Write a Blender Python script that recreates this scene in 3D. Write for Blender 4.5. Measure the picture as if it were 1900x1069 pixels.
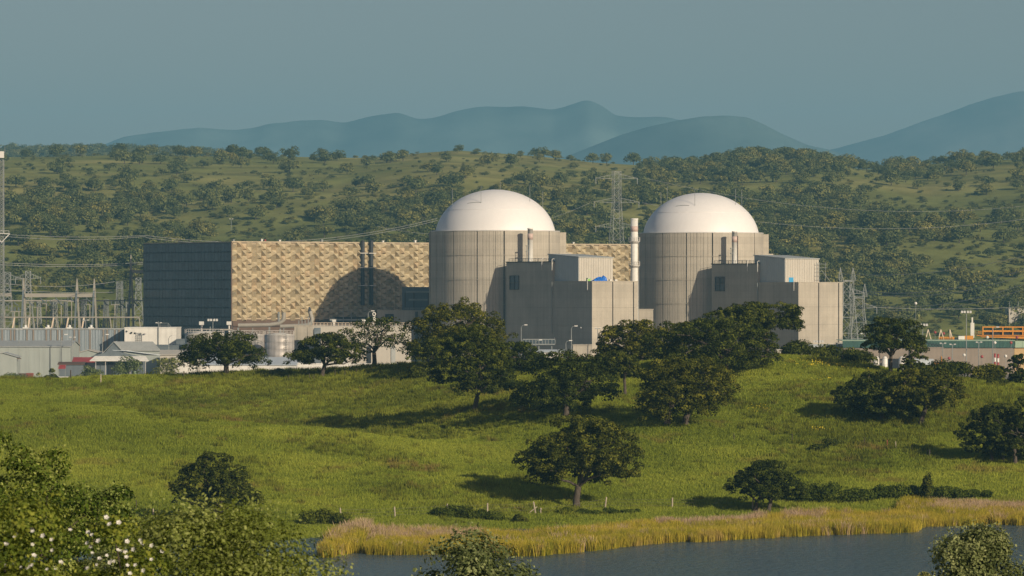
import bpy, math, random
import numpy as np
from mathutils import Matrix, Vector

for o in list(bpy.data.objects):
    bpy.data.objects.remove(o, do_unlink=True)
SC = bpy.context.scene
COL = SC.collection
rnd = random.Random(7)
RNG = np.random.default_rng(7)
R = math.radians

# ------------------------------------------------------------------ camera, light, exposure
F = 7737.0            # focal length in pixels of the 1900 px wide photograph
EYE = 30.0
cd = bpy.data.cameras.new("camera")
cd.sensor_width = 36.0
cd.lens = 36.0 * F / 1900.0
cd.clip_start = 1.0
cd.clip_end = 60000.0
cd.dof.use_dof = True
cd.dof.focus_distance = 900.0
cd.dof.aperture_fstop = 11.0
cam = bpy.data.objects.new("camera", cd)
COL.objects.link(cam)
cam.location = (0, 0, EYE)
cam.rotation_euler = (R(90), 0, 0)
SC.camera = cam

SUN_EL = 22.0
SUN_AZ = 140.0        # compass bearing of the sun: north is +Y, east is +X
SUN_DIR = Vector((math.sin(R(SUN_AZ)) * math.cos(R(SUN_EL)), math.cos(R(SUN_AZ)) * math.cos(R(SUN_EL)), math.sin(R(SUN_EL))))
w = bpy.data.worlds.new("World")
SC.world = w
w.use_nodes = True
wn = w.node_tree
wn.nodes.clear()
sky = wn.nodes.new("ShaderNodeTexSky")
sky.sky_type = 'NISHITA'
sky.sun_disc = False
sky.sun_elevation = R(SUN_EL)
sky.sun_rotation = R(SUN_AZ)
sky.altitude = 300
sky.air_density = 1.0
sky.dust_density = 1.6
sky.ozone_density = 1.6
tint = wn.nodes.new("ShaderNodeMix")
tint.data_type = 'RGBA'
tint.blend_type = 'MULTIPLY'
tint.inputs[0].default_value = 1.0
tint.inputs[7].default_value = (1.20, 0.96, 0.94, 1)
bg = wn.nodes.new("ShaderNodeBackground")
bg.inputs[1].default_value = 0.055
wo = wn.nodes.new("ShaderNodeOutputWorld")
wn.links.new(sky.outputs[0], tint.inputs[6])
wn.links.new(tint.outputs[2], bg.inputs[0])
wn.links.new(bg.outputs[0], wo.inputs[0])

sd = bpy.data.lights.new("sun", 'SUN')
sd.energy = 5.0
sd.angle = R(0.5)
sd.color = (1.0, 0.84, 0.63)
sun = bpy.data.objects.new("sun", sd)
COL.objects.link(sun)
sun.rotation_euler = SUN_DIR.to_track_quat('Z', 'Y').to_euler()

SC.view_settings.view_transform = 'Standard'
SC.view_settings.look = 'None'
SC.view_settings.exposure = 0.0
SC.view_settings.gamma = 1.0
SC.view_settings.use_curve_mapping = False
SC.render.engine = 'CYCLES'
cy = SC.cycles
cy.use_denoising = True
cy.denoiser = 'OPENIMAGEDENOISE'
cy.max_bounces = 5
cy.diffuse_bounces = 2
cy.glossy_bounces = 2
cy.transmission_bounces = 2
cy.transparent_max_bounces = 4
cy.volume_bounces = 0
cy.caustics_reflective = False
cy.caustics_refractive = False

# ------------------------------------------------------------------ helpers
def at(px, py, y):
    """a point of the place: seen along this direction, y metres away"""
    return ((px - 950.0) / F * y, y, EYE + (534.5 - py) / F * y)

def X(px, y):
    return (px - 950.0) / F * y

def Zp(py, y):
    return EYE + (534.5 - py) / F * y

def tag(o, label=None, cat=None, group=None, kind=None):
    if label: o['label'] = label
    if cat: o['category'] = cat
    if group: o['group'] = group
    if kind: o['kind'] = kind
    return o

def empty(name, loc=(0, 0, 0), rz=0.0, label=None, cat=None, group=None):
    o = bpy.data.objects.new(name, None)
    o.empty_display_size = 0.1
    COL.objects.link(o)
    o.location = loc
    o.rotation_euler = (0, 0, rz)
    return tag(o, label, cat, group)

def link_mesh(name, me, parent=None, loc=None, rz=None):
    o = bpy.data.objects.new(name, me)
    COL.objects.link(o)
    if parent is not None: o.parent = parent
    if loc is not None: o.location = loc
    if rz is not None: o.rotation_euler = (0, 0, rz)
    return o

class MB:
    """collects boxes, bars, tubes and lathes; build() links them as one mesh object"""
    def __init__(s):
        s.v, s.f, s.sm = [], [], []
    def add(s, vs, fs, smooth=False):
        b = len(s.v)
        s.v.extend([tuple(map(float, p)) for p in vs])
        for q in fs:
            s.f.append([b + i for i in q]); s.sm.append(smooth)
        return s
    def box(s, x0, x1, y0, y1, z0, z1):
        v = [(x0, y0, z0), (x1, y0, z0), (x1, y1, z0), (x0, y1, z0), (x0, y0, z1), (x1, y0, z1), (x1, y1, z1), (x0, y1, z1)]
        return s.add(v, [(0, 3, 2, 1), (4, 5, 6, 7), (0, 1, 5, 4), (1, 2, 6, 5), (2, 3, 7, 6), (3, 0, 4, 7)])
    def hexa(s, v):
        return s.add(v, [(0, 3, 2, 1), (4, 5, 6, 7), (0, 1, 5, 4), (1, 2, 6, 5), (2, 3, 7, 6), (3, 0, 4, 7)])
    def bar(s, a, b, t, t2=None):
        """a square bar from a to b"""
        a, b = Vector(a), Vector(b)
        d = (b - a)
        if d.length < 1e-6: return s
        d.normalize()
        up = Vector((0, 0, 1)) if abs(d.z) < 0.95 else Vector((1, 0, 0))
        u = d.cross(up).normalized(); w_ = u.cross(d).normalized()
        h, h2 = t / 2, (t2 if t2 is not None else t) / 2
        v = []
        for p, q in ((a, h), (b, h2)):
            for i, j in ((-1, -1), (1, -1), (1, 1), (-1, 1)):
                v.append(p + u * q * i + w_ * q * j)
        return s.add(v, [(0, 1, 2, 3), (7, 6, 5, 4), (0, 4, 5, 1), (1, 5, 6, 2), (2, 6, 7, 3), (3, 7, 4, 0)])
    def tube(s, pts, rad, n=8, caps=True, smooth=True):
        pts = [Vector(p) for p in pts]
        rads = rad if isinstance(rad, (list, tuple)) else [rad] * len(pts)
        rings = []
        pu = None
        for i, p in enumerate(pts):
            d = (pts[min(i + 1, len(pts) - 1)] - pts[max(i - 1, 0)])
            if d.length < 1e-9: d = Vector((0, 0, 1))
            d.normalize()
            if pu is None:
                up = Vector((0, 0, 1)) if abs(d.z) < 0.9 else Vector((1, 0, 0))
                pu = d.cross(up).normalized()
            pu = (pu - d * pu.dot(d)).normalized()
            w_ = d.cross(pu)
            rings.append([p + (pu * math.cos(2 * math.pi * k / n) + w_ * math.sin(2 * math.pi * k / n)) * rads[i] for k in range(n)])
        v = [q for r in rings for q in r]
        f = []
        for i in range(len(rings) - 1):
            for k in range(n):
                f.append((i * n + k, i * n + (k + 1) % n, (i + 1) * n + (k + 1) % n, (i + 1) * n + k))
        s.add(v, f, smooth)
        if caps:
            s.add(rings[0], [tuple(reversed(range(n)))]); s.add(rings[-1], [tuple(range(n))])
        return s
    def lathe(s, prof, cx=0, cy_=0, n=32, smooth=True):
        v, f = [], []
        for r, z in prof:
            for k in range(n):
                a = 2 * math.pi * k / n
                v.append((cx + r * math.cos(a), cy_ + r * math.sin(a), z))
        for i in range(len(prof) - 1):
            for k in range(n):
                f.append((i * n + k, i * n + (k + 1) % n, (i + 1) * n + (k + 1) % n, (i + 1) * n + k))
        return s.add(v, f, smooth)
    def xf(s, m):
        s.v = [tuple(m @ Vector(p)) for p in s.v]
        return s
    def mesh(s, name, mat):
        me = bpy.data.meshes.new(name)
        me.from_pydata(s.v, [], s.f)
        me.polygons.foreach_set('use_smooth', s.sm)
        if mat: me.materials.append(mat)
        me.update()
        return me
    def build(s, name, mat, parent=None, loc=None, rz=None):
        return link_mesh(name, s.mesh(name, mat), parent, loc, rz)

def np_mesh(name, verts, faces, mat, tone=None, smooth=False, tri=False):
    """fast mesh from numpy arrays; faces (n, k)"""
    me = bpy.data.meshes.new(name)
    nv, (nf, k) = len(verts), faces.shape
    me.vertices.add(nv)
    me.vertices.foreach_set('co', np.ascontiguousarray(verts, dtype=np.float32).ravel())
    me.loops.add(nf * k)
    me.loops.foreach_set('vertex_index', np.ascontiguousarray(faces, dtype=np.int32).ravel())
    me.polygons.add(nf)
    me.polygons.foreach_set('loop_start', np.arange(0, nf * k, k, dtype=np.int32))
    me.polygons.foreach_set('loop_total', np.full(nf, k, dtype=np.int32))
    if smooth: me.polygons.foreach_set('use_smooth', np.ones(nf, dtype=bool))
    if tone is not None:
        a = me.attributes.new('tone', 'FLOAT', 'FACE')
        a.data.foreach_set('value', np.ascontiguousarray(tone, dtype=np.float32))
    if mat: me.materials.append(mat)
    me.update(calc_edges=True)
    me.validate()
    return me

def noise2(x, y, seed=0):
    """smooth value noise in numpy"""
    xi, yi = np.floor(x).astype(np.int64), np.floor(y).astype(np.int64)
    fx, fy = x - xi, y - yi
    fx, fy = fx * fx * (3 - 2 * fx), fy * fy * (3 - 2 * fy)
    def h(a, b):
        n = (a * 374761393 + b * 668265263 + seed * 144665) & 0x7fffffff
        n = ((n ^ (n >> 13)) * 1274126177) & 0x7fffffff
        return ((n ^ (n >> 16)) & 0xffff) / 65535.0
    return (h(xi, yi) * (1 - fx) + h(xi + 1, yi) * fx) * (1 - fy) + (h(xi, yi + 1) * (1 - fx) + h(xi + 1, yi + 1) * fx) * fy

def fbm(x, y, seed=0, oct=4):
    s, a, t = 0, 1.0, 0
    for i in range(oct):
        s = s + a * noise2(x * 2 ** i + 17.3 * i, y * 2 ** i - 9.1 * i, seed + i); t += a; a *= 0.5
    return s / t

def sstep(a, b, x):
    t = np.clip((x - a) / (b - a), 0, 1)
    return t * t * (3 - 2 * t)

# ------------------------------------------------------------------ materials
def new_mat(name):
    m = bpy.data.materials.new(name)
    m.use_nodes = True
    nt = m.node_tree
    nt.nodes.clear()
    out = nt.nodes.new("ShaderNodeOutputMaterial")
    return m, nt, out

def N(nt, t, **kw):
    n = nt.nodes.new(t)
    for k, v in kw.items():
        if k.startswith('i_'):
            n.inputs[k[2:].replace('_', ' ')].default_value = v
        else:
            setattr(n, k, v)
    return n

def mixc(nt, fac, a, b, mode='MIX'):
    n = nt.nodes.new("ShaderNodeMix"); n.data_type = 'RGBA'; n.blend_type = mode
    for i, s in ((0, fac), (6, a), (7, b)):
        if isinstance(s, (int, float)): n.inputs[i].default_value = s
        elif isinstance(s, tuple): n.inputs[i].default_value = (*s, 1) if len(s) == 3 else s
        else: nt.links.new(s, n.inputs[i])
    return n.outputs[2]

def ramp(nt, src, stops):
    n = nt.nodes.new("ShaderNodeValToRGB")
    el = n.color_ramp.elements
    while len(el) > 1: el.remove(el[0])
    el[0].position = stops[0][0]; el[0].color = (*stops[0][1], 1) if len(stops[0][1]) == 3 else stops[0][1]
    for p, c in stops[1:]:
        e = el.new(p); e.color = (*c, 1) if len(c) == 3 else c
    nt.links.new(src, n.inputs[0])
    return n.outputs[0]

def tnoise(nt, vec, scale, detail=4, rough=0.55, sx=1, sy=1, sz=1):
    mp = nt.nodes.new("ShaderNodeMapping"); mp.inputs['Scale'].default_value = (sx, sy, sz)
    nt.links.new(vec, mp.inputs[0])
    n = nt.nodes.new("ShaderNodeTexNoise"); n.inputs['Scale'].default_value = scale
    n.inputs['Detail'].default_value = detail; n.inputs['Roughness'].default_value = rough
    nt.links.new(mp.outputs[0], n.inputs['Vector'])
    return n.outputs[0]

def bump(nt, h, strength, dist):
    b = nt.nodes.new("ShaderNodeBump"); b.inputs['Strength'].default_value = strength; b.inputs['Distance'].default_value = dist
    nt.links.new(h, b.inputs['Height'])
    return b.outputs[0]

BW = lambda v: (v, v, v)

def mat_plain(name, col, rough=0.6, metal=0.0, var=0.12, scale=1.0, streak=0.0, spec=0.4):
    """paint, metal or render with uneven weathering"""
    m, nt, out = new_mat(name)
    g = N(nt, "ShaderNodeNewGeometry")
    n1 = tnoise(nt, g.outputs['Position'], 0.35 * scale, 5)
    f = ramp(nt, n1, [(0.3, BW(1 - var)), (0.7, BW(1 + var * 0.4))])
    c = mixc(nt, 1.0, col, f, 'MULTIPLY')
    if streak:
        n2 = tnoise(nt, g.outputs['Position'], 1.0 * scale, 4, 0.6, 1.3, 1.3, 0.06)
        f2 = ramp(nt, n2, [(0.35, BW(1 - streak)), (0.6, BW(1.0))])
        c = mixc(nt, 1.0, c, f2, 'MULTIPLY')
    p = N(nt, "ShaderNodeBsdfPrincipled")
    nt.links.new(c, p.inputs['Base Color'])
    p.inputs['Roughness'].default_value = rough
    p.inputs['Metallic'].default_value = metal
    p.inputs['Specular IOR Level'].default_value = spec
    nt.links.new(p.outputs[0], out.inputs[0])
    return m

def mat_concrete(name, col, lift=2.4, streak=0.3, blot=0.18, line=0.12):
    """board-marked concrete: pour lines, rain streaks, blotches"""
    m, nt, out = new_mat(name)
    g = N(nt, "ShaderNodeNewGeometry")
    P = g.outputs['Position']
    a = ramp(nt, tnoise(nt, P, 0.12, 6, 0.6), [(0.3, BW(1 - blot)), (0.7, BW(1.05))])
    b = ramp(nt, tnoise(nt, P, 0.9, 5, 0.65, 1.6, 1.6, 0.05), [(0.3, BW(1 - streak)), (0.58, BW(1.0)), (0.8, BW(1.06))])
    c2 = ramp(nt, tnoise(nt, P, 2.5, 3, 0.6), [(0.3, BW(0.93)), (0.7, BW(1.05))])
    c = mixc(nt, 1.0, mixc(nt, 1.0, mixc(nt, 1.0, col, a, 'MULTIPLY'), b, 'MULTIPLY'), c2, 'MULTIPLY')
    # pour lines
    sep = N(nt, "ShaderNodeSeparateXYZ"); nt.links.new(P, sep.inputs[0])
    d = N(nt, "ShaderNodeMath", operation='DIVIDE'); nt.links.new(sep.outputs[2], d.inputs[0]); d.inputs[1].default_value = lift
    fr = N(nt, "ShaderNodeMath", operation='FRACT'); nt.links.new(d.outputs[0], fr.inputs[0])
    ln = ramp(nt, fr.outputs[0], [(0.0, BW(1 - line)), (0.05, BW(1.0)), (0.95, BW(1.0)), (1.0, BW(1 - line))])
    fl = N(nt, "ShaderNodeMath", operation='FLOOR'); nt.links.new(d.outputs[0], fl.inputs[0])
    wn_ = N(nt, "ShaderNodeTexWhiteNoise", noise_dimensions='1D'); nt.links.new(fl.outputs[0], wn_.inputs['W'])
    lv = ramp(nt, wn_.outputs[0], [(0, BW(0.93)), (1, BW(1.04))])
    c = mixc(nt, 1.0, mixc(nt, 1.0, c, ln, 'MULTIPLY'), lv, 'MULTIPLY')
    p = N(nt, "ShaderNodeBsdfPrincipled")
    nt.links.new(c, p.inputs['Base Color'])
    p.inputs['Roughness'].default_value = 0.85
    p.inputs['Specular IOR Level'].default_value = 0.25
    nt.links.new(bump(nt, tnoise(nt, P, 3.0, 4), 0.25, 0.05), p.inputs['Normal'])
    nt.links.new(p.outputs[0], out.inputs[0])
    return m

def mat_foliage(name, dark, mid, light, transl=0.22, scale=0.5, rough=0.6):
    """leaves: tone per leaf cluster plus slow drift over the crown"""
    m, nt, out = new_mat(name)
    at_ = N(nt, "ShaderNodeAttribute", attribute_name='tone')
    g = N(nt, "ShaderNodeNewGeometry")
    nz = tnoise(nt, g.outputs['Position'], scale, 3)
    ad = N(nt, "ShaderNodeMath", operation='MULTIPLY_ADD')
    nt.links.new(nz, ad.inputs[0]); ad.inputs[1].default_value = 0.9; nt.links.new(at_.outputs['Fac'], ad.inputs[2])
    sb = N(nt, "ShaderNodeMath", operation='SUBTRACT'); nt.links.new(ad.outputs[0], sb.inputs[0]); sb.inputs[1].default_value = 0.45
    oi = N(nt, "ShaderNodeObjectInfo")
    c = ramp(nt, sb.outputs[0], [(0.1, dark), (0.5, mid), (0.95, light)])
    ov = ramp(nt, oi.outputs['Random'], [(0, (0.66, 0.74, 0.72)), (0.35, (0.9, 0.95, 0.9)), (0.7, (1.1, 1.08, 1.0)), (1, (1.5, 1.3, 1.0))])
    c = mixc(nt, 1.0, c, ov, 'MULTIPLY')
    p = N(nt, "ShaderNodeBsdfPrincipled")
    nt.links.new(c, p.inputs['Base Color']); p.inputs['Roughness'].default_value = rough
    p.inputs['Specular IOR Level'].default_value = 0.06
    t = N(nt, "ShaderNodeBsdfTranslucent")
    nt.links.new(mixc(nt, 1.0, c, (1.25, 1.35, 0.6), 'MULTIPLY'), t.inputs[0])
    mx = N(nt, "ShaderNodeMixShader"); mx.inputs[0].default_value = transl
    nt.links.new(p.outputs[0], mx.inputs[1]); nt.links.new(t.outputs[0], mx.inputs[2])
    nt.links.new(mx.outputs[0], out.inputs[0])
    return m

M = {}
M['concrete'] = mat_concrete('concrete_grey', (0.47, 0.43, 0.35), 2.4, 0.15, 0.17, 0.08)
M['shell'] = mat_concrete('concrete_shell', (0.49, 0.45, 0.37), 2.6, 0.2, 0.13, 0.10)
M['joint'] = mat_plain('dark_joint', (0.09, 0.085, 0.075), 0.9)
M['dome'] = mat_plain('white_dome_paint', (0.80, 0.79, 0.775), 0.5, 0, 0.02, 0.5, 0.025)
M['white'] = mat_plain('white_paint', (0.78, 0.77, 0.71), 0.5, 0, 0.1, 1, 0.12)
M['cream'] = mat_plain('cream_cladding', (0.52, 0.49, 0.42), 0.55, 0, 0.06, 1, 0.08)
M['pent_shade'] = mat_plain('shade_grey_cladding', (0.46, 0.49, 0.48), 0.5, 0, 0.05, 1, 0.06)  # grey puts shade into the colour of the white penthouse's side
M['roof'] = mat_plain('roof_sheet', (0.41, 0.43, 0.41), 0.55, 0, 0.1, 1, 0.1)
M['pale_roof'] = mat_plain('pale_blue_roof_sheet', (0.52, 0.58, 0.62), 0.45, 0, 0.1, 1, 0.1)
M['tan'] = mat_plain('sand_cladding', (0.47, 0.39, 0.27), 0.8, 0, 0.12, 0.6, 0.15)
M['brown'] = mat_plain('brown_wall', (0.13, 0.085, 0.06), 0.75, 0, 0.2)
M['steel'] = mat_plain('galvanised_steel', (0.28, 0.30, 0.29), 0.55, 0.1, 0.2)
M['rail'] = mat_plain('pale_rail_paint', (0.62, 0.60, 0.55), 0.5, 0.1, 0.1)
M['inox'] = mat_plain('stainless_tank', (0.52, 0.49, 0.45), 0.55, 0.35, 0.2, 1, 0.3)
M['darkpipe'] = mat_plain('dark_pipe_paint', (0.035, 0.038, 0.045), 0.5)
M['red'] = mat_plain('red_paint', (0.34, 0.06, 0.055), 0.5)
M['palered'] = mat_plain('faded_red_band', (0.60, 0.46, 0.40), 0.6)
M['orange'] = mat_plain('orange_crane_paint', (0.66, 0.27, 0.02), 0.5)
M['green_fascia'] = mat_plain('green_fascia', (0.035, 0.10, 0.08), 0.6, 0, 0.15, 1, 0.2)
M['palegreen'] = mat_plain('pale_green_sheet', (0.34, 0.46, 0.33), 0.55)
M['ochre'] = mat_plain('sunlit_end_wall', (0.55, 0.38, 0.18), 0.8)
M['taupe'] = mat_plain('taupe_wall', (0.30, 0.25, 0.20), 0.8, 0, 0.12, 0.5, 0.1)
M['blue_tarp'] = mat_plain('blue_tarpaulin', (0.01, 0.14, 0.55), 0.4)
M['sky_blue'] = mat_plain('blue_door_paint', (0.05, 0.33, 0.6), 0.45)
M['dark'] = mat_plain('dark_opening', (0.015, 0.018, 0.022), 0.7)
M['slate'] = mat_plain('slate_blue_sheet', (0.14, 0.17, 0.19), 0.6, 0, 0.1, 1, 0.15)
M['greenhouse'] = mat_plain('pale_green_grey_sheet', (0.37, 0.41, 0.38), 0.6, 0, 0.06, 0.6, 0.1)
M['wood_post'] = mat_plain('weathered_post_wood', (0.46, 0.40, 0.31), 0.9, 0, 0.25, 4, 0.2)
M['dark_post'] = mat_plain('dark_post_wood', (0.07, 0.055, 0.045), 0.9, 0, 0.3, 4)
M['wire'] = mat_plain('wire_metal', (0.42, 0.43, 0.42), 0.5, 0.2)
M['fence_wire'] = mat_plain('rusty_fence_wire', (0.16, 0.15, 0.13), 0.6)
M['bark'] = mat_plain('oak_bark', (0.10, 0.082, 0.065), 0.95, 0, 0.35, 6, 0.3)
M['lamp'] = mat_plain('lamp_housing', (0.7, 0.7, 0.66), 0.4)
M['insul'] = mat_plain('gantry_beam_paint', (0.35, 0.33, 0.28), 0.6, 0, 0.1)
M['peach'] = mat_plain('peach_paint', (0.72, 0.60, 0.46), 0.6)  # warm peach for struts, a railing and a mast

def mat_corr():
    m, nt, out = new_mat('blue_grey_corrugated')
    g = N(nt, "ShaderNodeNewGeometry")
    n = tnoise(nt, g.outputs['Position'], 1.2, 3, 0.7, 2.5, 2.5, 0.03)
    c = ramp(nt, n, [(0.3, (0.17, 0.20, 0.22)), (0.5, (0.26, 0.31, 0.34)), (0.7, (0.36, 0.41, 0.43))])
    p = N(nt, "ShaderNodeBsdfPrincipled"); nt.links.new(c, p.inputs['Base Color']); p.inputs['Roughness'].default_value = 0.5
    nt.links.new(p.outputs[0], out.inputs[0])
    return m
M['corr'] = mat_corr()

def mat_glass_wall():
    m, nt, out = new_mat('dark_curtain_wall_glass')
    oi = N(nt, "ShaderNodeObjectInfo")
    c = ramp(nt, oi.outputs['Random'], [(0, (0.045, 0.06, 0.075)), (0.6, (0.06, 0.08, 0.098)), (1, (0.085, 0.11, 0.13))])
    p = N(nt, "ShaderNodeBsdfPrincipled"); nt.links.new(c, p.inputs['Base Color']); p.inputs['Roughness'].default_value = 0.22
    p.inputs['IOR'].default_value = 1.6
    g = N(nt, "ShaderNodeNewGeometry")
    nt.links.new(bump(nt, tnoise(nt, g.outputs['Position'], 0.5, 2), 0.12, 0.15), p.inputs['Normal'])
    nt.links.new(p.outputs[0], out.inputs[0])
    return m
M['glass'] = mat_glass_wall()

M['oak'] = mat_foliage('holm_oak_leaves', (0.010, 0.015, 0.002), (0.048, 0.062, 0.008), (0.18, 0.19, 0.030), 0.16)
M['oak_far'] = mat_foliage('hillside_oak_leaves', (0.034, 0.046, 0.018), (0.115, 0.13, 0.046), (0.25, 0.255, 0.09), 0.12, 0.25)
M['bright'] = mat_foliage('near_bush_leaves', (0.012, 0.026, 0.004), (0.075, 0.115, 0.013), (0.34, 0.37, 0.11), 0.15, 1.5)
M['blurbush'] = mat_foliage('yellowish_bush_leaves', (0.04, 0.055, 0.010), (0.19, 0.215, 0.036), (0.48, 0.48, 0.16), 0.3, 1.5)
M['olive'] = mat_foliage('grey_green_bush_leaves', (0.04, 0.055, 0.018), (0.125, 0.15, 0.055), (0.32, 0.34, 0.16), 0.25, 1.2)
M['bramble'] = mat_foliage('bramble_leaves', (0.022, 0.036, 0.005), (0.060, 0.085, 0.010), (0.15, 0.18, 0.028), 0.25, 0.8)
M['shrub'] = mat_foliage('pale_shrub_leaves', (0.07, 0.09, 0.03), (0.15, 0.18, 0.07), (0.30, 0.33, 0.16), 0.3, 0.8)
M['cistus'] = mat_foliage('cistus_leaves', (0.03, 0.05, 0.010), (0.12, 0.155, 0.022), (0.34, 0.34, 0.06), 0.3, 2.0)
M['petal'] = mat_plain('white_petal', (0.62, 0.61, 0.57), 0.6, 0, 0.03)

def mat_grass(name, a, b, c, dry, transl=0.35, scale=0.05, dryness=0.6):
    m, nt, out = new_mat(name)
    g = N(nt, "ShaderNodeNewGeometry"); P = g.outputs['Position']
    at_ = N(nt, "ShaderNodeAttribute", attribute_name='tone')
    n1 = tnoise(nt, P, scale, 5, 0.6)
    ad = N(nt, "ShaderNodeMath", operation='MULTIPLY_ADD'); nt.links.new(at_.outputs['Fac'], ad.inputs[0]); ad.inputs[1].default_value = 0.35; nt.links.new(n1, ad.inputs[2])
    cc = ramp(nt, ad.outputs[0], [(0.45, a), (0.67, b), (0.9, c)])
    n2 = tnoise(nt, P, scale * 2.3, 4, 0.6)
    k = ramp(nt, n2, [(dryness, BW(0)), (dryness + 0.14, BW(0.75))])
    cc = mixc(nt, k, cc, dry)
    d = N(nt, "ShaderNodeBsdfDiffuse"); nt.links.new(cc, d.inputs[0])
    t = N(nt, "ShaderNodeBsdfTranslucent"); nt.links.new(cc, t.inputs[0])
    mx = N(nt, "ShaderNodeMixShader"); mx.inputs[0].default_value = transl
    nt.links.new(d.outputs[0], mx.inputs[1]); nt.links.new(t.outputs[0], mx.inputs[2])
    nt.links.new(mx.outputs[0], out.inputs[0])
    return m
M['grass'] = mat_grass('meadow_grass', (0.155, 0.20, 0.024), (0.265, 0.32, 0.040), (0.40, 0.43, 0.062), (0.27, 0.20, 0.06))
M['grass_dark'] = mat_grass('weeds', (0.10, 0.125, 0.017), (0.18, 0.205, 0.026), (0.28, 0.29, 0.04), (0.24, 0.17, 0.06), 0.3, 0.05, 0.55)
M['reed'] = mat_grass('reeds', (0.20, 0.22, 0.02), (0.42, 0.36, 0.035), (0.55, 0.43, 0.07), (0.46, 0.32, 0.12), 0.35, 0.12, 0.55)
M['plume'] = mat_grass('dry_reed_plumes', (0.38, 0.27, 0.17), (0.48, 0.35, 0.23), (0.58, 0.45, 0.30), (0.42, 0.30, 0.16), 0.3, 0.1)
M['flower_y'] = mat_plain('yellow_flowers', (0.6, 0.48, 0.02), 0.7)
# ------------------------------------------------------------------ terrain
SHORE = [(-400, 420), (-90, 421), (-60, 424), (-34, 436), (-22, 449), (-19.5, 449), (-17.6, 457), (-15.3, 455), (2.9, 453), (8, 461), (15.2, 472), (24.9, 482), (36, 489), (47.6, 498), (50, 509), (62.5, 511), (80, 516), (400, 560)]
SHX = np.array([p[0] for p in SHORE], float); SHY = np.array([p[1] for p in SHORE], float)
def shore_y(x): return np.interp(x, SHX, SHY) + 1.4 * (noise2(x * 0.22, x * 0 + 3.1, 5) - 0.5) * 2
WATER_Z = 1.0

CP = []
for px in (-250, 0, 300, 600, 850, 1070, 1415, 1700, 1900, 2150):
    CP.append((px, {-250: 1000, 0: 985, 300: 965, 600: 960, 850: 955, 1070: 945, 1415: 945, 1700: 932, 1900: 930, 2150: 925}[px], {-250: 470, 0: 480, 300: 500, 600: 505, 850: 515, 1070: 524, 1415: 522, 1700: 530, 1900: 535, 2150: 540}[px]))
CP += [(-250, 860, 555), (0, 860, 555), (300, 870, 548), (600, 880, 545), (850, 890, 540), (1070, 893, 547), (1415, 890, 545), (1800, 880, 550), (2150, 880, 552),
       (-250, 745, 615), (0, 750, 615), (300, 765, 610), (620, 800, 590), (1000, 866, 560), (820, 832, 574),
       (-250, 718, 680), (0, 722, 680), (300, 716, 688), (600, 717, 683), (705, 722, 665), (880, 764, 608), (1050, 776, 597), (1255, 795, 584), (1450, 790, 590), (1635, 790, 590), (1712, 793, 590), (1845, 857, 558), (1890, 860, 558), (2150, 850, 560),
       (1160, 738, 620), (1350, 720, 628), (1500, 715, 615), (1800, 770, 600),
       (-250, 703, 705), (0, 706, 705), (150, 704, 710), (300, 701, 705), (420, 698, 700), (600, 696, 695), (690, 684, 695), (800, 680, 690), (950, 677, 680), (1100, 674, 670), (1300, 668, 660), (1500, 666, 655), (1600, 678, 650), (1700, 702, 645), (1800, 706, 640), (1900, 717, 635), (2150, 720, 640)]
CP += [(a, b + 3, c + 22) for a, b, c in ((950, 678, 680), (1100, 675, 670), (1300, 668, 660), (1500, 666, 655), (1600, 680, 650), (1700, 702, 645), (1800, 707, 640), (1900, 718, 635), (2150, 722, 640))]
CP += [(a, b + 9, c + 50) for a, b, c in ((950, 678, 680), (1100, 675, 670), (1300, 668, 660), (1500, 666, 655), (1600, 680, 650), (1700, 702, 645), (1800, 707, 640), (1900, 718, 635), (2150, 722, 640))]
CP = [(X(a, c), c, Zp(b, c)) for a, b, c in CP]
CP += [(x, 745, z - 2.5) for x, y, z in CP if y > 630 and z > 13.4 and -110 < x < -5]
CP += [(X(a, c), c, z) for a, c, z in ((-150, 650, 11.6), (0, 646, 11.3), (300, 640, 10.0), (620, 618, 7.9), (800, 602, 7.2))]
CPa = np.array(CP)
def _tps(P, V, lam=1.0):
    d2 = ((P[:, None] - P[None]) ** 2).sum(-1)
    K = np.where(d2 > 0, 0.5 * d2 * np.log(d2 + 1e-9), 0)
    K += lam * np.eye(len(P))
    A = np.hstack([np.ones((len(P), 1)), P])
    Mx = np.block([[K, A], [A.T, np.zeros((3, 3))]])
    return np.linalg.solve(Mx, np.concatenate([V, np.zeros(3)]))
TS = np.array([1 / 30.0, 1 / 30.0])
_P = CPa[:, :2] * TS
_W = _tps(_P, CPa[:, 2], 0.02)
def tps(x, y):
    sh = x.shape
    q = np.stack([x.ravel(), y.ravel()], -1) * TS
    out = np.empty(len(q))
    for i in range(0, len(q), 20000):
        qq = q[i:i + 20000]
        d2 = ((qq[:, None] - _P[None]) ** 2).sum(-1)
        out[i:i + 20000] = (0.5 * d2 * np.log(d2 + 1e-9)) @ _W[:-3] + _W[-3] + qq @ _W[-2:]
    return out.reshape(sh)

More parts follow.
